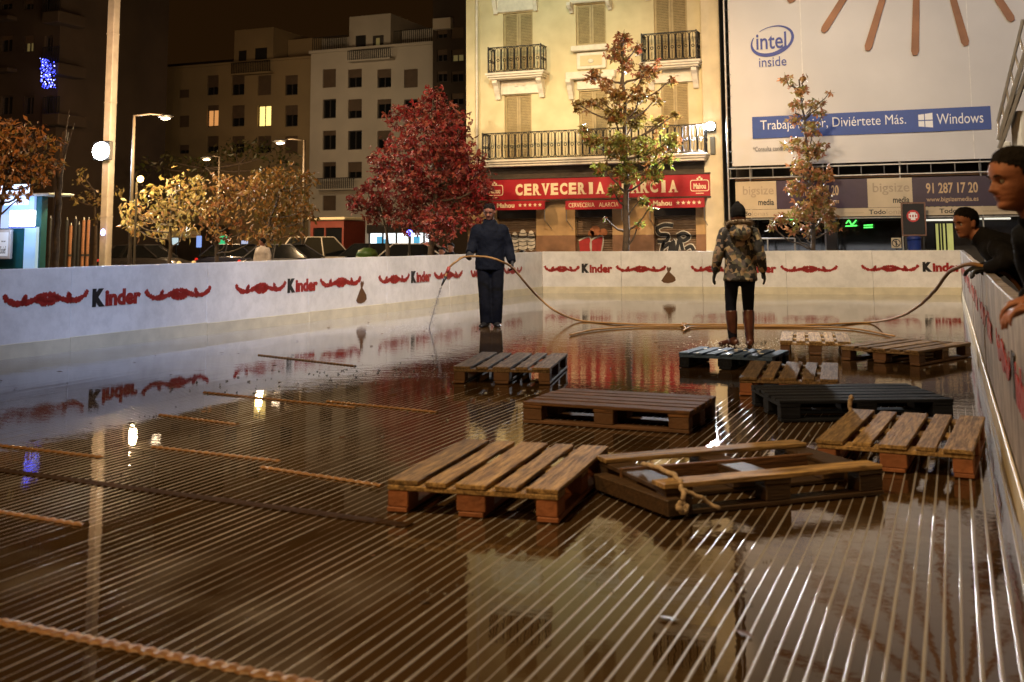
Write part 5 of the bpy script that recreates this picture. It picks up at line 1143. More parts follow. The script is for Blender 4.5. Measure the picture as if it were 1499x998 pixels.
# stakes / scaffold poles near the column
YP = 31.; m_rust = mat('rusty_steel', (.22, .10, .05), .6, .3, 20)
for i, (px, py, col_) in enumerate(((74, 319, m_iron), (98, 322, m_iron), (104, 330, m_rust), (111, 320, m_iron), (116, 328, m_iron), (123, 322, m_rust), (130, 322, m_rust), (84, 335, m_iron), (108, 350, m_iron))):
    x, z = gx(px, py, YP+i*.15); T = thing('stake', ['dark stake farthest left of the pole cluster, beside the kiosk', 'dark stake left of the short rusty one', 'short rusty stake among the dark ones', 'slender dark stake in the middle of the cluster', 'dark stake next to the taller rusty pair', 'rusty stake, left one of the upright pair', 'rusty stake, right one of the upright pair by the column', 'shorter dark stake just right of the kiosk', 'shortest dark stake in the pole cluster'][i], 'stake', (x, YP+i*.15, -.3), 0, 'stakes clustered left of the lamp column')
    MB().tube([(x, YP+i*.15, -.3), (x+.01, YP+i*.15, z*.6), (x+.02, YP+i*.15, z)], .055, 7).build('shaft', col_, T); MB().tube([(x+.02, YP+i*.15, z-.02), (x+.02, YP+i*.15, z+.10)], [.03, .012], 6).build('tip', m_steel, T)
    MB().tube([(x+.012, YP+i*.15, .75), (x+.012, YP+i*.15, .83)], .062, 7).build('band', m_iron, T)
tr_ = at_d(83, 330, 31); T = thing('tree_trunk', 'tall bare brown trunk between the kiosk and the stakes', 'tree', (tr_[0], tr_[1], -.3))
MB().tube(wob([(tr_[0], tr_[1], -.3), (tr_[0]+.02, tr_[1], 1.5), (tr_[0]+.05, tr_[1], 3.1), (tr_[0]+.0, tr_[1]+.2, 4.4)], 0, amp=.01), .09, 8).build('trunk', m_bark, T, smooth=True)
for sx_, sz in ((.5, 4.6), (-.6, 4.2), (.3, 5.0)): MB().tube([(tr_[0]+.03, tr_[1], 3.2), (tr_[0]+sx_, tr_[1], sz)], [.04, .012], 5).build('branch', m_bark, T)
# red booth
x0, x1, z0, z1 = grect(455, 322, 503, 400, Y=44.); T = thing('booth', 'dark red street booth with a pale flat cornice under the pale block', 'booth', (x0, 44, -.3)); m_booth = mat('booth_red', (.16, .03, .02), .5, .15)
wall_grid(mb := MB(), x0, x1, -.3, z1-.02, [(x0+.15, x0+.75, .9, z1-.35), (x0+.82, x1-.1, -.2, z1-.35)], 44, .06); mb.quad((x0, 44, -.3), (x0, 44, z1-.02), (x0, 46, z1-.02), (x0, 46, -.3)); mb.quad((x1, 44, -.3), (x1, 46, -.3), (x1, 46, z1-.02), (x1, 44, z1-.02)); mb.build('wall', m_booth, T)
MB().cbox(x0-.12, x1+.12, 43.85, 46.1, z1, z1+.13, .03).build('cornice', m_pil, T); MB().box(x0+.1, x1-.05, 44.07, 44.12, -.3, z1-.2).build('window_pane', m_glassdk, T)
# cars
def car(label, px, D, rz, paint, zb=-.3, suv=0.):
    p = at_d(px, 370, D); T = thing('parked_car', label, 'car', (p[0], p[1], zb), rz, 'cars parked beyond the left barrier')
    W = .86
    st = [(-2.05, .32, .58, .70), (-1.95, .28, .80, .80), (-1.3, .26, .93, W), (-.4, .26, .97, W), (.6, .26, .95, W), (1.2, .26, .88, W), (1.85, .28, .72, .80), (2.08, .34, .58, .68)]
    vs = []; n_ = 14
    for (x, z0_, z1_, w) in st:
        for j in range(n_):
            t = 2*PI*j/n_; y = w*math.copysign(abs(math.cos(t))**.45, math.cos(t)); z = (z0_+z1_)/2+(z1_-z0_)/2*math.copysign(abs(math.sin(t))**.5, math.sin(t)); vs.append((x, y, z))
    k = len(st); fs = [(i*n_+j, i*n_+(j+1) % n_, (i+1)*n_+(j+1) % n_, (i+1)*n_+j) for i in range(k-1) for j in range(n_)]+[tuple(range(n_-1, -1, -1)), tuple((k-1)*n_+j for j in range(n_))]
    MB().add(vs, fs).build('body', paint, T, smooth=True, local=True)
    ht = 1.42+suv
    def cab(ins, x_a, x_b, x_c, x_d, z0_, z1_):
        return [(x_a, -.76+ins, z0_), (x_a, .76-ins, z0_), (x_d, .76-ins, z0_), (x_d, -.76+ins, z0_), (x_b, -.58+ins, z1_), (x_b, .58-ins, z1_), (x_c, .58-ins, z1_), (x_c, -.58+ins, z1_)]
    FS = [(0, 1, 5, 4), (1, 2, 6, 5), (2, 3, 7, 6), (3, 0, 4, 7), (4, 5, 6, 7)]
    MB().add(cab(0, -1.75, -1.15, .25, 1.05, .90, ht-.03), FS).build('windows', m_glassdk, T, local=True)
    mb = MB(); mb.cbox(-1.2, .30, -.585, .585, ht-.035, ht+.02, .03); 
    for (xa_, xb2) in ((-1.76, -1.17), (1.06, .27), (-.42, -.42)):
        for s in (-1, 1): mb.tube([(xa_, s*.765, .90), (xb2, s*.59, ht-.02)], .028, 5)
    mb.build('roof', paint, T, smooth=False, local=True)
    for x in (-1.3, 1.3):
        for s in (-1, 1):
            w_ = MB().tube([(x, s*.70, .31), (x, s*.88, .31)], .31, 18).build('wheel', m_iron, T, local=True); MB().tube([(x, s*.881, .31), (x, s*.89, .31)], .19, 12).build('rim', m_steel, w_, local=True)
    for s in (-1, 1): MB().sphere((2.02, s*.55, .66), (.07, .16, .08), 8, 5).build('headlight', m_cream, T, local=True); MB().sphere((-2.02, s*.58, .74), (.05, .13, .09), 8, 5).build('tail_light', mat_tail, T, local=True)
    return T
mat_tail = mat('tail_light_red', (.35, .01, .01), .3, emit=(1, .03, .02), estr=.5)
pnt = lambda n_, c: mat(n_, c, .25, .04, 3, coat=.8)
car('dark grey parked car left of the red booth', 428, 44, .1, pnt('paint_grey', (.06, .06, .07)))
car('black parked car in front of the lit shop window', 563, 47, .12, pnt('paint_black', (.012, .012, .014)))
car('silver beige parked car in front of the lit shop, nearest the red maple', 622, 46, .1, pnt('paint_silver', (.42, .40, .38)))
car('dark parked car between the yellow tree trunks', 355, 50, .05, pnt('paint_dark_blue', (.02, .022, .04)))
car('dark parked car half hidden at the far left of the row', 215, 48, .08, pnt('paint_dark', (.03, .028, .03)))
car('white van like car beside the red booth with its rear lit', 470, 47.5, 1.2, pnt('paint_white', (.55, .50, .42)), suv=.3)
p = at_d(600, 341, 44); T = thing('signal_post', 'thin post with a glowing blue lamp in front of the lit shop', 'post', (p[0], p[1], -.3)); MB().tube([(p[0], p[1], -.3), (p[0], p[1], p[2]-.05)], .05, 8).build('post', m_iron, T); MB().sphere(tuple(p), .13, 10, 7).build('lamp_globe', emat('blue_globe', (.12, .14, 1), 8), T, smooth=True)
p = at_d(538, 368, 40); T = thing('recycling_bin', 'small round topped green bin beside the black parked car', 'bin', (p[0], p[1], -.3)); m_gb = mat('bin_green', (.06, .12, .02), .5)
MB().rings([(p[0], p[1], -.29, .38, .38), (p[0], p[1], .7, .4, .4)], 16).build('bin_body', m_gb, T, smooth=True); MB().rings([(p[0], p[1], .705, .4, .4), (p[0], p[1], .9, .32, .32), (p[0], p[1], 1.0, .12, .12)], 16).build('bin_lid', m_gb, T, smooth=True)

# ------------------------------------------------------------------ people
def interp(tab, t):
    xs_ = [a for a, *_ in tab]; return np.interp(t, xs_, [b_ for _, b_ in tab])
FT = [(0, .030), (.03, .072), (.07, .086), (.12, .088), (.18, .081), (.225, .090), (.255, .084), (.29, .093), (.33, .088), (.42, .088), (.50, .085), (.56, .095), (.66, .097), (.78, .087), (.9, .058), (.97, .028), (1, .001)]
BT = [(0, .0), (.08, .02), (.2, .055), (.35, .082), (.5, .098), (.65, .103), (.8, .090), (.9, .066), (.97, .034), (1, .001)]
WT = [(0, .022), (.04, .036), (.1, .048), (.2, .059), (.35, .068), (.5, .073), (.65, .076), (.78, .070), (.9, .049), (.97, .025), (1, .001)]
NT = [(.29, 0), (.32, .014), (.345, .032), (.375, .031), (.44, .021), (.50, .011), (.55, .002), (.6, 0)]
HH = .236
def head_grid(n=48, k=40, off=0.):
    P = np.zeros((k, n, 3))
    for i in range(k):
        t = i/(k-1); f, b_, w, nz = interp(FT, t), interp(BT, t), interp(WT, t), interp(NT, t)
        for j in range(n):
            ph = 2*PI*j/n; c, s = math.cos(ph), math.sin(ph)      # c>0 front
            e = .88; x = (w+off)*math.copysign(abs(s)**e, s); y = -((f+off)*c if c > 0 else (b_+off)*c)
            if c > 0 and off == 0:
                y -= nz*math.exp(-(x/(.010+.006*(t < .38)))**2)
                y -= .006*math.exp(-((abs(x)-.030)/.016)**2)*math.exp(-((t-.56)/.03)**2)      # brow
                y += .010*math.exp(-((abs(x)-.031)/.013)**2)*math.exp(-((t-.495)/.035)**2)     # sockets
                y -= .005*math.exp(-((abs(x)-.045)/.018)**2)*math.exp(-((t-.40)/.07)**2)       # cheeks
                y += .004*math.exp(-((t-.257)/.010)**2)*math.exp(-(x/.026)**4)                 # mouth line
            P[i, j] = (x, y, t*HH-.5*HH+off*max(0, t-.55)/.45*.55)
    return P
def grid_faces(k, n): return [(i*n+j, i*n+(j+1) % n, (i+1)*n+(j+1) % n, (i+1)*n+j) for i in range(k-1) for j in range(n)]
def orient(pos, fdir, pitch=0., roll=0.):
    f = Vector((fdir[0], fdir[1], 0)).normalized(); r = Vector((-f.y, f.x, 0)); u = Vector((0, 0, 1))     # local -y -> f, +x -> r
    M = Matrix.Identity(4)
    for i in range(3): M[i][0] = r[i]; M[i][1] = -f[i]; M[i][2] = u[i]; M[i][3] = pos[i]
    return M @ Matrix.Rotation(pitch, 4, 'X') @ Matrix.Rotation(roll, 4, 'Y')
def add_head(mb, M):
    P = head_grid(); k, n_ = P.shape[:2]
    mb.add([M @ Vector(p) for p in P.reshape(-1, 3)], grid_faces(k, n_)+[tuple(range(n_-1, -1, -1)), tuple((k-1)*n_+j for j in range(n_))])
    for s in (-1, 1):        # ears
        vs = []
        for i in range(10):
            a = 2*PI*i/10
            for q_ in ((.0, .6), (.012, 1.0), (.014, .7)): vs.append(M @ Vector((s*(.070+q_[0]*1.3), .012+.019*q_[1]*math.cos(a)+.006*math.sin(a), -.010+.034*q_[1]*math.sin(a))))
        fs = []
        for i in range(10):
            for r_ in range(2): a = i*3+r_; b_ = ((i+1) % 10)*3+r_; fs.append((a, b_, b_+1, a+1))
        fs += [tuple(i*3 for i in range(10)), tuple(i*3+2 for i in range(9, -1, -1))]
        mb.add(vs, fs)
def hair_mesh(M, m_h, parent, front=.80, side=.56, back=.20, th=.015, seed=0):
    nn_, kk_ = 72, 52
    Pa, Pb = head_grid(nn_, kk_, .0015), head_grid(nn_, kk_, th); mb = MB(); vs = []; r = random.Random(seed)
    def line(j):
        c = math.cos(2*PI*(j % nn_)/nn_); l = side+(front-side)*max(0, c)**.6 if c > 0 else side+(back-side)*(-c)**.8
        if -.05 < c < .32: l -= .10*math.exp(-((c-.12)/.10)**2)        # sideburn
        return l+.012*math.sin(j*2.3)+.010*math.sin(j*.9+1)
    for i in range(kk_):
        t = i/(kk_-1)
        for j in range(nn_):
            w = min(1, max(0, (t-line(j))/.20)); w = w*w*(3-2*w)
            v = Vector(Pa[i, j])*(1-w)+Vector(Pb[i, j])*w; d = mnoise.noise(Vector((v.x*95, v.y*35, v.z*60+seed)))
            v = v*(1+.045*d*w); vs.append(M @ v)
    fs = [f for f in grid_faces(kk_, nn_) if (f[0]//nn_+.5)/(kk_-1) > line(f[0] % nn_)]
    mb.add(vs, fs); me2 = eval_mesh(mb.data(), [('SOLIDIFY', dict(thickness=.006, offset=-1)), ('SMOOTH', dict(factor=.35, iterations=1))])
    o2 = bpy.data.objects.new('hair', me2); off = woff(parent)
    for v in me2.vertices: v.co -= off
    me2.materials.append(m_h); col.objects.link(o2); o2.parent = parent; me2.polygons.foreach_set('use_smooth', [True]*len(me2.polygons)); return o2
def hand(mb, w, d, pn, ts, curl=.5, sc_=1., grow=0.):
    """wrist, finger direction, palm normal, thumb side"""
    w, d, pn, ts = Vector(w), Vector(d).normalized(), Vector(pn).normalized(), Vector(ts).normalized(); S = sc_
    mb.tubeR([w-d*.03*S, w+d*.02*S, w+d*.055*S, w+d*.088*S], [(.026*S+grow, .021*S+grow), (.034*S+grow, .017*S+grow), (.042*S+grow, .016*S+grow), (.040*S+grow, .012*S+grow)], ts, 10)
    for k, (o_, ln) in enumerate(((.030, .070), (.010, .080), (-.010, .074), (-.029, .056))):
        p = w+d*.082*S+ts*o_*S; dr = (d+ts*o_*3.0).normalized(); a = curl*(.55+.1*k); pts = [p]
        for s_ in (.45, .32, .24):
            dr = (Matrix.Rotation(a, 3, pn.cross(d)*-1) @ dr).normalized() if False else (dr*math.cos(a)+pn*math.sin(a)).normalized(); pts.append(pts[-1]+dr*ln*s_*S); a *= 1.25
        mb.tubeR(pts, [(.0095*S+grow,)*2, (.0088*S+grow,)*2, (.0080*S+grow,)*2, (.0062*S+grow,)*2], ts, 7)
    p = w+d*.022*S+ts*.028*S; dr = (d*.55+ts*.8+pn*.25).normalized(); dr2 = (d*.95+ts*.25+pn*.45*curl).normalized()
    mb.tubeR([p-dr*.015*S, p+dr*.032*S, p+dr*.032*S+dr2*.030*S, p+dr*.034*S+dr2*.052*S], [(.014*S+grow,)*2, (.0125*S+grow,)*2, (.0105*S+grow,)*2, (.0075*S+grow,)*2], pn, 7)
def tubeR(s, pts, rs, ref, n=10):
    pts = [Vector(p) for p in pts]; k = len(pts); ref = Vector(ref); vs = []
    for i, p in enumerate(pts):
        t = (pts[min(i+1, k-1)]-pts[max(i-1, 0)]).normalized(); a = (ref-t*ref.dot(t))
        a = a.normalized() if a.length > 1e-4 else t.orthogonal().normalized(); b_ = t.cross(a)
        for j in range(n):
            th = 2*PI*j/n; vs.append(tuple(p+a*math.cos(th)*rs[i][0]+b_*math.sin(th)*rs[i][1]))
    fs = [(i*n+j, i*n+(j+1) % n, (i+1)*n+(j+1) % n, (i+1)*n+j) for i in range(k-1) for j in range(n)]+[tuple(range(n-1, -1, -1)), tuple((k-1)*n+j for j in range(n))]
    s.add(vs, fs); return s
MB.tubeR = tubeR
def smooth_pts(pts, rs, sub=4):
    """Catmull-Rom through joints, with radii"""
    out, ro = [], []
    for i in range(len(pts)-1):
        p = [Vector(pts[max(i-1, 0)]), Vector(pts[i]), Vector(pts[i+1]), Vector(pts[min(i+2, len(pts)-1)])]
        for k in range(sub):
            t = k/sub; out.append(.5*((2*p[1])+(p[2]-p[0])*t+(2*p[0]-5*p[1]+4*p[2]-p[3])*t*t+(3*p[1]-p[0]-3*p[2]+p[3])*t**3))
            ro.append(tuple(rs[i][q_]*(1-t)+rs[i+1][q_]*t for q_ in (0, 1)))
    out.append(Vector(pts[-1])); ro.append(tuple(rs[-1])); return out, ro
tex_a = bpy.data.textures.new('cloth_folds', 'CLOUDS'); tex_a.noise_scale = .11; tex_a.noise_depth = 1
def remeshed(name, mb, m_, parent, vox, it=3, base=None, fac=.5):
    me = mb.data(); mods = [('REMESH', dict(mode='VOXEL', voxel_size=vox)), ('SMOOTH', dict(factor=fac, iterations=it))]
    if name in ('jacket', 'trousers'): mods += [('DISPLACE', dict(texture=tex_a, strength=.020 if name == 'jacket' else .009, mid_level=.5)), ('SMOOTH', dict(factor=.4, iterations=2))]
    me2 = eval_mesh(me, mods)
    off = woff(parent) if parent is not None else Vector(base)
    for v in me2.vertices: v.co -= off
    me2.materials.clear(); me2.materials.append(m_); me2.polygons.foreach_set('use_smooth', [True]*len(me2.polygons))
    o2 = bpy.data.objects.new(name, me2); col.objects.link(o2)
    if parent is not None: o2.parent = parent
    else: o2.location = base
    return o2
m_skin = mat('skin', (.25, .105, .064), .55, .18, 22, .12, 140, spec=.3)
m_hair = mat('dark_hair', (.008, .006, .005), .8, .3, 60, .8, 160, spec=.15)
m_eye = mat('eye_white', (.30, .26, .23), .3); m_iris = mat('eye_dark', (.012, .008, .006), .15); m_lip = mat('lip', (.30, .10, .075), .45)
def person(label, base, J, hd, jk, tr_m, shoe_m, vox=.009, glove=None, jr=None, group=None, hands=None, hair=True, legr=None, lowhem=.06, face=True, boots=None, W2W=None):
    """J: world joints; hd=(centre, facing xy, pitch, roll)"""
    X = (lambda p: Vector(p)) if W2W is None else (lambda p: W2W @ Vector(p))
    XD = (lambda p: Vector(p)) if W2W is None else (lambda p: (W2W.to_3x3() @ Vector(p)))
    J = {k: X(v) for k, v in J.items()}
    hc = X(hd[0]); hf = XD((hd[1][0], hd[1][1], 0)); HM = orient(hc, (hf.x, hf.y), hd[2], hd[3])
    ax = (J['shL']-J['shR']).normalized()
    neck_top = HM @ Vector((0, .022, -.07)); fwd = Vector((0, 0, 1)).cross(ax).normalized()*-1
    b = MB(); add_head(b, HM)
    b.tubeR(*smooth_pts([J['pelvis'], J['belly'], J['chest'], J['neck'], neck_top], [(.15, .10), (.14, .10), (.16, .105), (.062, .062), (.052, .056)]), ax, 14)
    for s in 'LR':
        b.tubeR(*smooth_pts([J['sh'+s], J['el'+s], J['wr'+s]], [(.052, .052), (.040, .040), (.027, .025)]), ax, 10); b.sphere(tuple(J['sh'+s]), .06)
        b.tubeR(*smooth_pts([J['hip'+s], J['kn'+s], J['an'+s]], [(.082, .085), (.055, .058), (.038, .042)]), ax, 10)
        h = hands[s]; hand(b, J['wr'+s], XD(h[0]), XD(h[1]), XD(h[2]), h[3])
        td = (J['to'+s]-J['an'+s]); b.tubeR([J['an'+s]+Vector((0, 0, -.02)), J['an'+s]+td*.5+Vector((0, 0, -.035)), J['to'+s]], [(.036, .036), (.036, .028), (.028, .018)], ax, 8)
    ob = remeshed('person', b, m_skin, None, vox, 2, base); tag(ob, label, 'person', group)
    # clothes
    j = MB(); R_ = dict(hem=(.215, .155), belly=(.20, .15), chest=(.215, .15), neckb=(.12, .11), col=(.078, .082), arm=((.082, .082), (.068, .068), (.052, .052)))
    if jr: R_.update(jr)
    hem = J['pelvis']+(J['pelvis']-J['belly']).normalized()*lowhem
    sh_c = (J['shL']+J['shR'])/2
    SW = (J['shL']-J['shR']).length; nk_ = J['neck']
    j.tubeR(*smooth_pts([hem, J['belly'], J['chest'], J['chest'].lerp(nk_, .42), J['chest'].lerp(nk_, .74), nk_.lerp(neck_top, .10), nk_.lerp(neck_top, .5)], [R_['hem'], R_['belly'], R_['chest'], (SW*.53, R_['chest'][1]*.92), (SW*.40, R_['chest'][1]*.78), R_['col'], (R_['col'][0]*.95, R_['col'][1]*.95)]), ax, 24)
    for s in 'LR':
        we = J['wr'+s]; pts, rs = smooth_pts([J['sh'+s], J['el'+s], we], list(R_['arm'])); j.tubeR(pts, rs, ax, 12); j.sphere(tuple(J['sh'+s]), R_['arm'][0][0]*1.02)
    jo = remeshed('jacket', j, jk, ob, max(vox, .010), 12)
    L = legr or ((.105, .11), (.082, .088), (.075, .078)); t = MB()
    t.sphere(tuple(J['pelvis']+Vector((0, 0, -.03))), (.175, .13, .15) if W2W is None else (.165, .135, .15), 14, 8)
    for s in 'LR': t.tubeR(*smooth_pts([J['hip'+s]+Vector((0, 0, .03)), J['kn'+s], J['an'+s]+Vector((0, 0, -.035 if not boots else 0))], [L[0], L[1], L[2]]), ax, 12)
    remeshed('trousers', t, tr_m, ob, max(vox, .010), 3)
    for s in 'LR':
        an, to = J['an'+s], J['to'+s]; d = (to-an); d.z = 0; d = d.normalized(); z0_ = min(an.z, to.z)
        sh = MB(); pts = [an-d*.075+Vector((0, 0, -.045)), an-d*.04+Vector((0, 0, -.045)), an+d*.06+Vector((0, 0, -.05)), an+d*.15+Vector((0, 0, -.062)), an+d*.205+Vector((0, 0, -.068))]
        side = d.cross(Vector((0, 0, 1)))
        sh.tubeR(pts, [(.025, .03), (.040, .048), (.046, .044), (.047, .030), (.030, .018)], side, 12)
        if boots: sh.tubeR(*smooth_pts([an+Vector((0, 0, -.05)), an+Vector((0, 0, .04)), an.lerp(J['kn'+s], .6), an.lerp(J['kn'+s], boots)], [(.052, .056), (.048, .05), (.070, .074), (.072, .076)]), ax, 12)
        else: sh.tubeR([an+Vector((0, 0, -.05)), an+Vector((0, 0, .04))], [(.046, .05), (.05, .052)], ax, 10)
        remeshed('boot' if boots else 'shoe', sh, shoe_m, ob, .009, 2)
        if glove:
            g = MB(); h = hands[s]; hand(g, J['wr'+s], XD(h[0]), XD(h[1]), XD(h[2]), h[3], 1.0, .0045); d2 = XD(h[0]).normalized(); g.tubeR([J['wr'+s]-d2*.06, J['wr'+s]+d2*.02], [(.044, .042), (.036, .03)], XD(h[2]), 10)
            remeshed('glove', g, glove, ob, .0065, 1)
    if hair: hair_mesh(HM, m_hair, ob, seed=len(label))
    if face:
        off = None
        for s in (-1, 1):
            e = MB(); e.sphere(tuple(HM @ Vector((s*.031, -.0725, -.002))), .0115, 12, 8); eo = e.build('eye', m_eye, ob, smooth=True)
            e = MB(); e.sphere(tuple(HM @ Vector((s*.031, -.0798, -.003))), .0062, 10, 6); e.build('iris', m_iris, eo, smooth=True)
            e = MB(); e.tube([HM @ Vector((s*.012, -.0945, .017)), HM @ Vector((s*.030, -.0955, .022)), HM @ Vector((s*.046, -.083, .018))], [.0030, .0042, .002], 6); e.build('eyebrow', m_hair, ob, smooth=True)
        e = MB(); e.tube([HM @ Vector((x, -.0895+ (abs(x)/.026)**2*.008, -.0575+(abs(x)/.026)**2*.002)) for x in (-.024, -.012, 0, .012, .024)], [.001, .0038, .0042, .0038, .001], 6); e.build('lips', m_lip, ob, smooth=True)
    return ob, HM, J
m_navyj = mat('navy_jacket', (.0045, .006, .011), .55, .25, 5, .9, 11); m_navyt = mat('navy_trousers', (.005, .006, .010), .7, .25, 6, .4, 16); m_blk = mat('black_cloth', (.008, .008, .010), .65, .25, 6, .4, 18); m_glv = mat('black_glove', (.010, .010, .012), .6, .2)
m_jean = mat('dark_jeans', (.006, .008, .016), .75, .25, 14, .3, 60); m_boot = mat('brown_leather', (.060, .018, .010), .38, .35, 9, .25, 30); m_shoe = mat('black_shoe', (.010, .010, .011), .4)
m_palnavy.node_tree.nodes['Principled BSDF'].inputs['Specular IOR Level'].default_value = .15
for m__ in (m_navyj, m_navyt, m_blk, m_jean):
    q_ = m__.node_tree.nodes['Principled BSDF']; q_.inputs['Specular IOR Level'].default_value = .12; q_.inputs['Roughness'].default_value = .85
# man with the hose
hb_ = at_floor(718, 478); W = Matrix.Translation((hb_[0], hb_[1], .012)) @ Matrix.Rotation(math.atan2(-hb_[0], hb_[1]), 4, 'Z')
Jm = dict(pelvis=(0, 0, .93), belly=(0, .0, 1.12), chest=(0, -.01, 1.30), neck=(0, .0, 1.49), shL=(.178, 0, 1.375), shR=(-.178, 0, 1.375), elL=(.265, .02, 1.13), elR=(-.25, -.03, 1.16), wrL=(.325, -.10, .915), wrR=(-.295, -.22, 1.05),
          hipL=(.10, 0, .90), hipR=(-.09, 0, .90), knL=(.10, -.03, .49), knR=(-.075, -.03, .49), anL=(.085, .02, .075), anR=(-.055, -.02, .075), toL=(.12, -.15, .02), toR=(-.13, -.18, .02))
hm, HMm, Jw = person('person in dark navy jacket holding the orange hose and looking down', hb_+[0, 0, .012], Jm, ((-.005, -.05, 1.65), (-.25, -1), .28, 0), m_navyj, m_navyt, m_shoe, .009, m_glv,
    hands=dict(L=((.05, -.35, -1), (-1, -.2, 0), (0, -1, .2), 1.0), R=((-.15, -.9, -.35), (.3, .2, -1), (1, -.3, 0), 1.0)), W2W=W,
    jr=dict(hem=(.215, .155), belly=(.215, .155), chest=(.245, .155), col=(.10, .105), arm=((.10, .10), (.082, .082), (.062, .062))), legr=((.115, .12), (.095, .10), (.088, .092)), lowhem=.13)
# woman
wb = at_floor(1087, 506.5); W = Matrix.Translation((wb[0], wb[1], .012)) @ Matrix.Rotation(math.atan2(-wb[0], wb[1])+PI+.12, 4, 'Z')
Jf = dict(pelvis=(0, 0, .86), belly=(0, .0, 1.02), chest=(0, -.01, 1.21), neck=(0, .01, 1.37), shL=(.165, 0, 1.30), shR=(-.165, 0, 1.30), elL=(.245, .02, 1.06), elR=(-.235, .02, 1.06), wrL=(.285, -.03, .85), wrR=(-.27, -.03, .85),
          hipL=(.09, 0, .84), hipR=(-.09, 0, .84), knL=(.115, -.03, .44), knR=(-.085, -.03, .44), anL=(.105, .0, .075), anR=(-.085, .04, .075), toL=(.22, -.12, .02), toR=(-.10, -.16, .02))
def camo():
    M = bpy.data.materials.new('patterned_fabric'); M.use_nodes = True; n = M.node_tree; b = n.nodes['Principled BSDF']; b.inputs['Roughness'].default_value = .7
    t = n.nodes.new('ShaderNodeTexCoord'); nz = n.nodes.new('ShaderNodeTexNoise'); nz.inputs['Scale'].default_value = 9; ad = n.nodes.new('ShaderNodeVectorMath'); ad.operation = 'MULTIPLY_ADD'; ad.inputs[1].default_value = (.10, .10, .10)
    v = n.nodes.new('ShaderNodeTexVoronoi'); v.inputs['Scale'].default_value = 21; v.inputs['Randomness'].default_value = .8
    n.links.new(t.outputs['Object'], nz.inputs[0]); n.links.new(nz.outputs['Color'], ad.inputs[0]); n.links.new(t.outputs['Object'], ad.inputs[2]); n.links.new(ad.outputs[0], v.inputs['Vector'])
    sp = n.nodes.new('ShaderNodeSeparateColor'); n.links.new(v.outputs['Color'], sp.inputs[0]); cr = n.nodes.new('ShaderNodeValToRGB'); cr.color_ramp.interpolation = 'CONSTANT'
    cs = [(.015, .016, .018), (.34, .25, .15), (.02, .022, .03), (.13, .13, .10), (.26, .19, .15), (.03, .03, .035), (.40, .32, .20), (.10, .09, .10)]
    while len(cr.color_ramp.elements) < len(cs): cr.color_ramp.elements.new(.5)
    for i, c in enumerate(cs): cr.color_ramp.elements[i].position = i/len(cs); cr.color_ramp.elements[i].color = (*c, 1)
    n.links.new(sp.outputs[0], cr.inputs[0]); n.links.new(cr.outputs[0], b.inputs['Base Color'])
    nb = n.nodes.new('ShaderNodeTexNoise'); nb.inputs['Scale'].default_value = 16; bp = n.nodes.new('ShaderNodeBump'); bp.inputs['Strength'].default_value = .5; bp.inputs['Distance'].default_value = .02
    n.links.new(t.outputs['Object'], nb.inputs[0]); n.links.new(nb.outputs[0], bp.inputs['Height']); n.links.new(bp.outputs[0], b.inputs['Normal']); return M
wm_, HMw, Jww = person('person seen from behind in a patterned jacket, black beanie and brown boots', wb+[0, 0, .012], Jf, ((0, -.03, 1.50), (.05, -1), .12, 0), camo(), m_jean, m_boot, .009, m_glv,
    hands=dict(L=((.25, -.2, -1), (-1, 0, 0), (0, -1, 0), .35), R=((-.25, -.2, -1), (1, 0, 0), (0, -1, 0), .35)), W2W=W, hair=False, boots=.88,
    jr=dict(hem=(.20, .155), belly=(.175, .14), chest=(.19, .145), neckb=(.115, .11), col=(.08, .085), arm=((.078, .078), (.066, .066), (.052, .052))), legr=((.10, .105), (.066, .07), (.05, .052)), lowhem=.12)
h_ = MB(); P = head_grid(40, 30, .016); k_, n_ = P.shape[:2]; fs = [f for f in grid_faces(k_, n_) if (f[0]//n_)/(k_-1) > .40+.14*max(0, math.cos(2*PI*(f[0] % n_)/n_))]
vs_ = []
for i in range(k_):
    t = i/(k_-1)
    for j in range(n_): v = Vector(P[i, j]); v.z += .035*max(0, t-.6)/.4; vs_.append(HMw @ v)
me2 = eval_mesh(MB().add(vs_, fs).data(), [('SOLIDIFY', dict(thickness=.018, offset=-1))]); off = woff(wm_)
for v in me2.vertices: v.co -= off
me2.materials.append(m_blk); o2 = bpy.data.objects.new('beanie', me2); col.objects.link(o2); o2.parent = wm_
mb = MB(); mb.sphere(tuple(HMw @ Vector((0, 0, .155))), .03, 10, 6); mb.build('bobble', m_blk, o2, smooth=True)
m_fur = mat('fur_trim', (.30, .24, .18), .9, .4, 40, .9, 90)
fm = MB(); nk = Jww['neck']; r_ = random.Random(2)
wx_ = (W.to_3x3() @ Vector((1, 0, 0))); wy_ = (W.to_3x3() @ Vector((0, 1, 0)))
for i in range(26):
    a = 2*PI*i/26; c = nk+wx_*math.cos(a)*.125+wy_*(math.sin(a)*.115+.02)+Vector((0, 0, .035+.03*math.sin(a))); fm.sphere(tuple(c), (.036, .036, .032), 8, 6)
fo = remeshed('fur_collar', fm, m_fur, wm_, .010, 1)
fz = MB()
for i in range(520):
    a = r_.uniform(0, 2*PI); e = r_.uniform(-.9, 1.2); c = nk+wx_*math.cos(a)*(.125+.034*math.cos(e))+wy_*(math.sin(a)*(.115+.034*math.cos(e))+.02)+Vector((0, 0, .035+.03*math.sin(a)+.03*math.sin(e)))
    d = (c-nk).normalized()*.03+Vector((r_.gauss(0, .006), r_.gauss(0, .006), r_.gauss(0, .008))); s = wx_*.0035; fz.add([c-s, c+s, c+d], [(0, 1, 2)])
fz.build('fur_fringe', m_fur, fo)
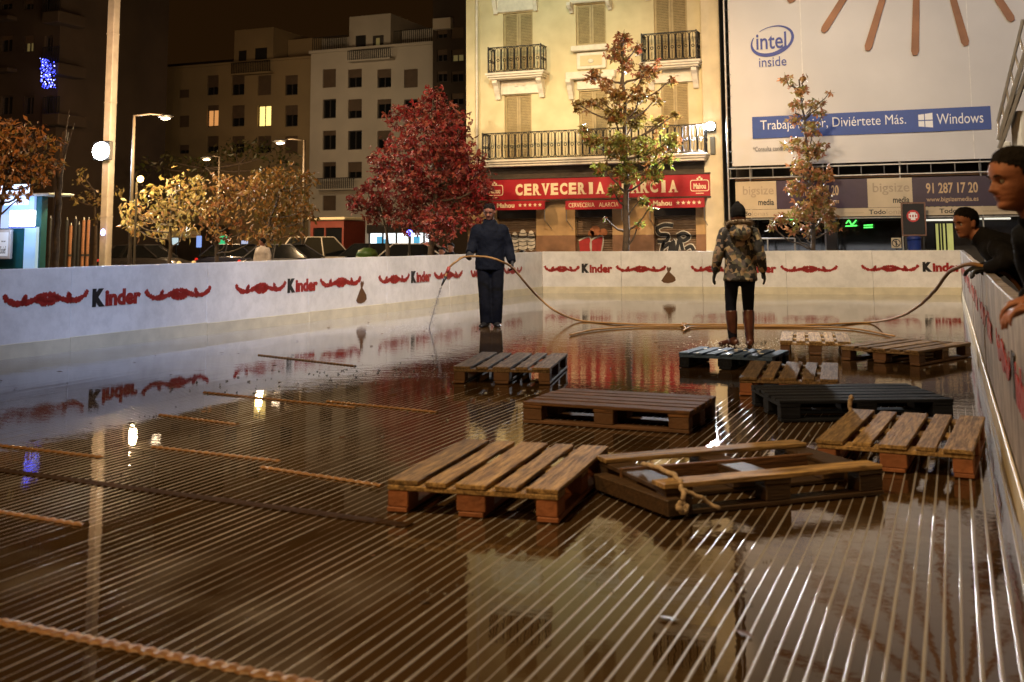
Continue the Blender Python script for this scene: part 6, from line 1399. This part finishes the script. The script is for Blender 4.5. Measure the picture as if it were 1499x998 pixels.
# hood hanging on the back
hm_ = MB(); c = nk+wy_*.12+Vector((0, 0, -.06)); hm_.sphere(tuple(c), (.13, .08, .11), 14, 8); remeshed('hood', hm_, bpy.data.materials['patterned_fabric'], wm_, .010, 2)
# onlooker with the hose end, behind the near man
hc2 = at_d(1414, 326, 8.75); wr2 = at_d(1424, 381, 8.55)
cx2, cy2 = hc2[0], hc2[1]
J2 = dict(pelvis=(cx2+.62, cy2-.02, .72), belly=(cx2+.50, cy2-.02, .92), chest=(cx2+.30, cy2, 1.11), neck=(cx2+.12, cy2, 1.24), shL=(cx2+.22, cy2-.19, 1.16), shR=(cx2+.24, cy2+.20, 1.16), elL=(cx2+.30, cy2-.36, 1.08), elR=(cx2+.22, cy2+.30, .98), wrL=(wr2[0]+.10, wr2[1], 1.01), wrR=(cx2+.10, cy2+.24, 1.01),
          hipL=(cx2+.62, cy2-.10, .69), hipR=(cx2+.64, cy2+.08, .69), knL=(cx2+.52, cy2-.12, .22), knR=(cx2+.58, cy2+.1, .22), anL=(cx2+.62, cy2-.12, -.22), anR=(cx2+.70, cy2+.1, -.22), toL=(cx2+.42, cy2-.15, -.28), toR=(cx2+.5, cy2+.1, -.28))
person('person in black leaning over the right barrier and gripping the hose end', (cx2+.6, cy2, -.3), J2, (tuple(hc2), (-.75, -.66), .15, 0), m_blk, m_blk, m_shoe, .009, m_glv,
    hands=dict(L=((-1, -.1, -.15), (0, 0, -1), (0, 1, 0), 1.1), R=((-1, 0, -.2), (0, 0, -1), (0, -1, 0), .7)))
# near onlooker in profile
D1 = 4.1; hc1 = at_d(1488, 262, D1); c1 = hc1
w1 = at_d(1510, 424, 4.1); w1b = at_d(1522, 436, 3.75)
fd = f0*-.10+R0*-1.0   # looks to the picture's left and a little to the camera
side = np.array([-fd[1], fd[0], 0]); side = side/np.hypot(*side[:2]); fn = fd/np.hypot(*fd[:2])
def P1(fw_, sd, z): q_ = c1-fn*(-fw_)+side*sd; return (q_[0], q_[1], z)
J1 = dict(pelvis=P1(-.66, 0, .75), belly=P1(-.50, 0, .96), chest=P1(-.28, 0, 1.17), neck=P1(-.10, 0, 1.32), shL=P1(-.17, .20, 1.235), shR=P1(-.17, -.20, 1.235), elL=P1(-.28, .26, 1.02), elR=P1(-.24, -.26, 1.0), wrL=(w1b[0], w1b[1], 1.02), wrR=(w1[0], w1[1], 1.025),
          hipL=P1(-.66, .09, .72), hipR=P1(-.66, -.09, .72), knL=P1(-.55, .1, .22), knR=P1(-.6, -.1, .22), anL=P1(-.70, .1, -.22), anR=P1(-.74, -.1, -.22), toL=P1(-.5, .1, -.28), toR=P1(-.54, -.1, -.28))
person('person with short dark hair in profile at the right edge, hands over the barrier', (c1[0]+.5, c1[1]+.2, -.3), J1, (tuple(c1), tuple(fn[:2]), .10, 0), m_navyj, m_blk, m_shoe, .0055, None,
    hands=dict(L=((-1, -.1, -.25), (.2, 0, -1), (-.1, 1, 0), .75), R=((-1, .1, -.35), (.3, 0, -1), (0, -1, .0), .8)))
# passers-by beyond the barrier
def walker(label, px, py, D, jk, hgt=1.7, face=(0, -1)):
    p = at_d(px, py, D); s = hgt/1.7; bx, by = p[0], p[1]; zz = -.3
    J = {k: (bx+v[0]*s, by+v[1]*s, zz+v[2]*s) for k, v in Jm.items()}
    J['wrL'] = (bx+.27*s, by-.03, zz+.86*s); J['wrR'] = (bx-.27*s, by-.03, zz+.86*s); J['elL'] = (bx+.27*s, by, zz+1.13*s); J['elR'] = (bx-.27*s, by, zz+1.13*s)
    person(label, (bx, by, zz), J, ((bx, by-.03, zz+1.63*s), face, .05, 0), jk, m_blk, m_shoe, .014, None, hands=dict(L=((0, 0, -1), (-1, 0, 0), (0, -1, 0), .3), R=((0, 0, -1), (1, 0, 0), (0, -1, 0), .3)), face=False, group='passers-by beyond the barrier')
walker('person in a pale jacket walking between parked cars beyond the left barrier', 385, 368, 34, mat('pale_jacket', (.42, .35, .28), .7), 1.6, (-1, -.3))
walker('bare headed person in dark clothes under the red maple, only the face lit', 661, 366, 28, m_blk, 1.42)
walker('small figure in light brown clothes beside the one under the red maple', 648, 368, 29, mat('beige_jacket', (.35, .25, .16), .7), 1.3)
walker('person passing the shutter with round graffiti, seen just above the barrier corner', 765, 368, 29, mat('rust_jacket', (.22, .07, .04), .7), 1.2)

# ------------------------------------------------------------------ hose, jet and splashes
def hosept(px, py, z): return tuple(at_floor(px, py, z))
hL, hR = Jw['wrL'], Jw['wrR']
dn = (W.to_3x3() @ Vector((0, 0, 0)))
hd_R = hR+Vector((-.03, -.10, -.05)); hd_L = hL+Vector((.03, -.06, -.08))
vz = f0
def near(px, py, D): return tuple(at_d(px, py, D))
Dm = 15.85
pts = [near(652, 408, Dm-.2), near(657, 393, Dm-.15), near(668, 383, Dm-.15), tuple(hd_R), near(712, 376, Dm-.28), near(735, 383, Dm-.25), tuple(hd_L), near(768, 412, Dm+.3), near(790, 436, Dm+.8), near(815, 456, Dm+.8), hosept(850, 469, .02), hosept(905, 473.5, .018), hosept(960, 475, .018), hosept(1004, 475, .018), hosept(1060, 475, .018), hosept(1150, 476, .018), hosept(1225, 474, .018), hosept(1280, 471, .03)]
w2 = Vector((wr2[0]-.0, wr2[1], 1.0))
pts += [near(1318, 463, 13.6), near(1346, 447, 11.8), near(1371, 423, 10.3), near(1393, 396, 9.2), tuple(w2+Vector((.05, 0, .03))), tuple(w2+Vector((.35, .1, -.2))), tuple(w2+Vector((.5, .2, -1.2)))]
T = thing('hose', 'long orange water hose running from the man’s nozzle along the floor to the onlooker', 'hose', hosept(960, 475, 0))
MB().tube(wob(pts, 0, sub=8, amp=.001, seed=4), .0155, 10).build('tube', m_hose, T, smooth=True)
MB().tube([near(647, 418, Dm-.25), near(650, 411, Dm-.22), near(653, 405, Dm-.2)], [.011, .017, .026], 10).build('nozzle', m_iron, T, smooth=True)
MB().tube([near(655, 399, Dm-.17), near(658, 391, Dm-.15)], .026, 10).build('nozzle_grip', mat('grip_red', (.30, .03, .02), .5), T, smooth=True)
lp = [hosept(835, 490, .018), hosept(870, 482.5, .018), hosept(930, 478, .018), hosept(990, 477.5, .02), hosept(1000, 476.5, .035), hosept(1008, 474, .035), hosept(998, 473.5, .03), hosept(1004, 480, .02), hosept(1001, 484, .016), hosept(1008, 480, .02), hosept(1020, 478, .018), hosept(1080, 477.5, .018), hosept(1180, 478, .018), hosept(1250, 481, .018), hosept(1310, 492, .018)]
tag(MB().tube(wob(lp, 0, sub=8, amp=.001, seed=5), .0125, 9).build('hose', m_hose, smooth=True, base=lp[0]), 'second thinner hose lying on the water with a knotted loop in its middle', 'hose')
m_jet = mat('water_spray', (.75, .75, .78), .15, .1, 40); m_jet.node_tree.nodes['Principled BSDF'].inputs['Transmission Weight'].default_value = .55; m_jet.node_tree.nodes['Principled BSDF'].inputs['IOR'].default_value = 1.33
j0, j1 = Vector(near(647, 419, Dm-.25)), Vector(at_floor(629, 480)); jp = []; mb = MB(); r_ = random.Random(8)
for i in range(13): t = i/12; q_ = j0.lerp(j1, t); q_.z += .10*t*(1-t); jp.append(q_)
mb.tube(jp, [.003+.004*t for t in np.linspace(0, 1, 13)], 6)
for i in range(260):
    t = r_.random()**.8; q_ = j0.lerp(j1, t); s = .004+.03*t; mb.sphere((q_.x+r_.gauss(0, s), q_.y+r_.gauss(0, s), q_.z+.1*t*(1-t)+r_.gauss(0, s)), r_.uniform(.003, .007), 4, 3)
tag(mb.build('water_jet', m_jet, base=j0), 'thin jet of water from the hose nozzle to the floor', 'water', kind='stuff')
mb = MB(); sp0 = at_floor(605, 484)
for i in range(260):
    a = r_.gauss(0, .55); q_ = at_floor(629+r_.gauss(-22, 26), 482+r_.gauss(4, 4)); z = abs(r_.gauss(0, .035)); mb.sphere((q_[0], q_[1], z), r_.uniform(.002, .005), 4, 3)
for i in range(300):
    q_ = at_floor(1083+r_.gauss(0, 32), 506+r_.gauss(0, 4)); mb.sphere((q_[0], q_[1], abs(r_.gauss(0, .018))), r_.uniform(.003, .008), 5, 3)
for i in range(24):
    q_ = at_floor(1065+r_.uniform(-55, 60), 514+r_.uniform(-6, 8), .145); mb.sphere((q_[0], q_[1], .147), (r_.uniform(.008, .03), r_.uniform(.008, .03), .006), 6, 4) if abs(q_[0]+2.05) < .44 and abs(q_[1]-10.98) < .31 else None
tag(mb.build('water_splash', mat('froth', (.8, .82, .85), .2, .05)), 'white froth and droplets where the jet lands and around the boots', 'water', kind='stuff')
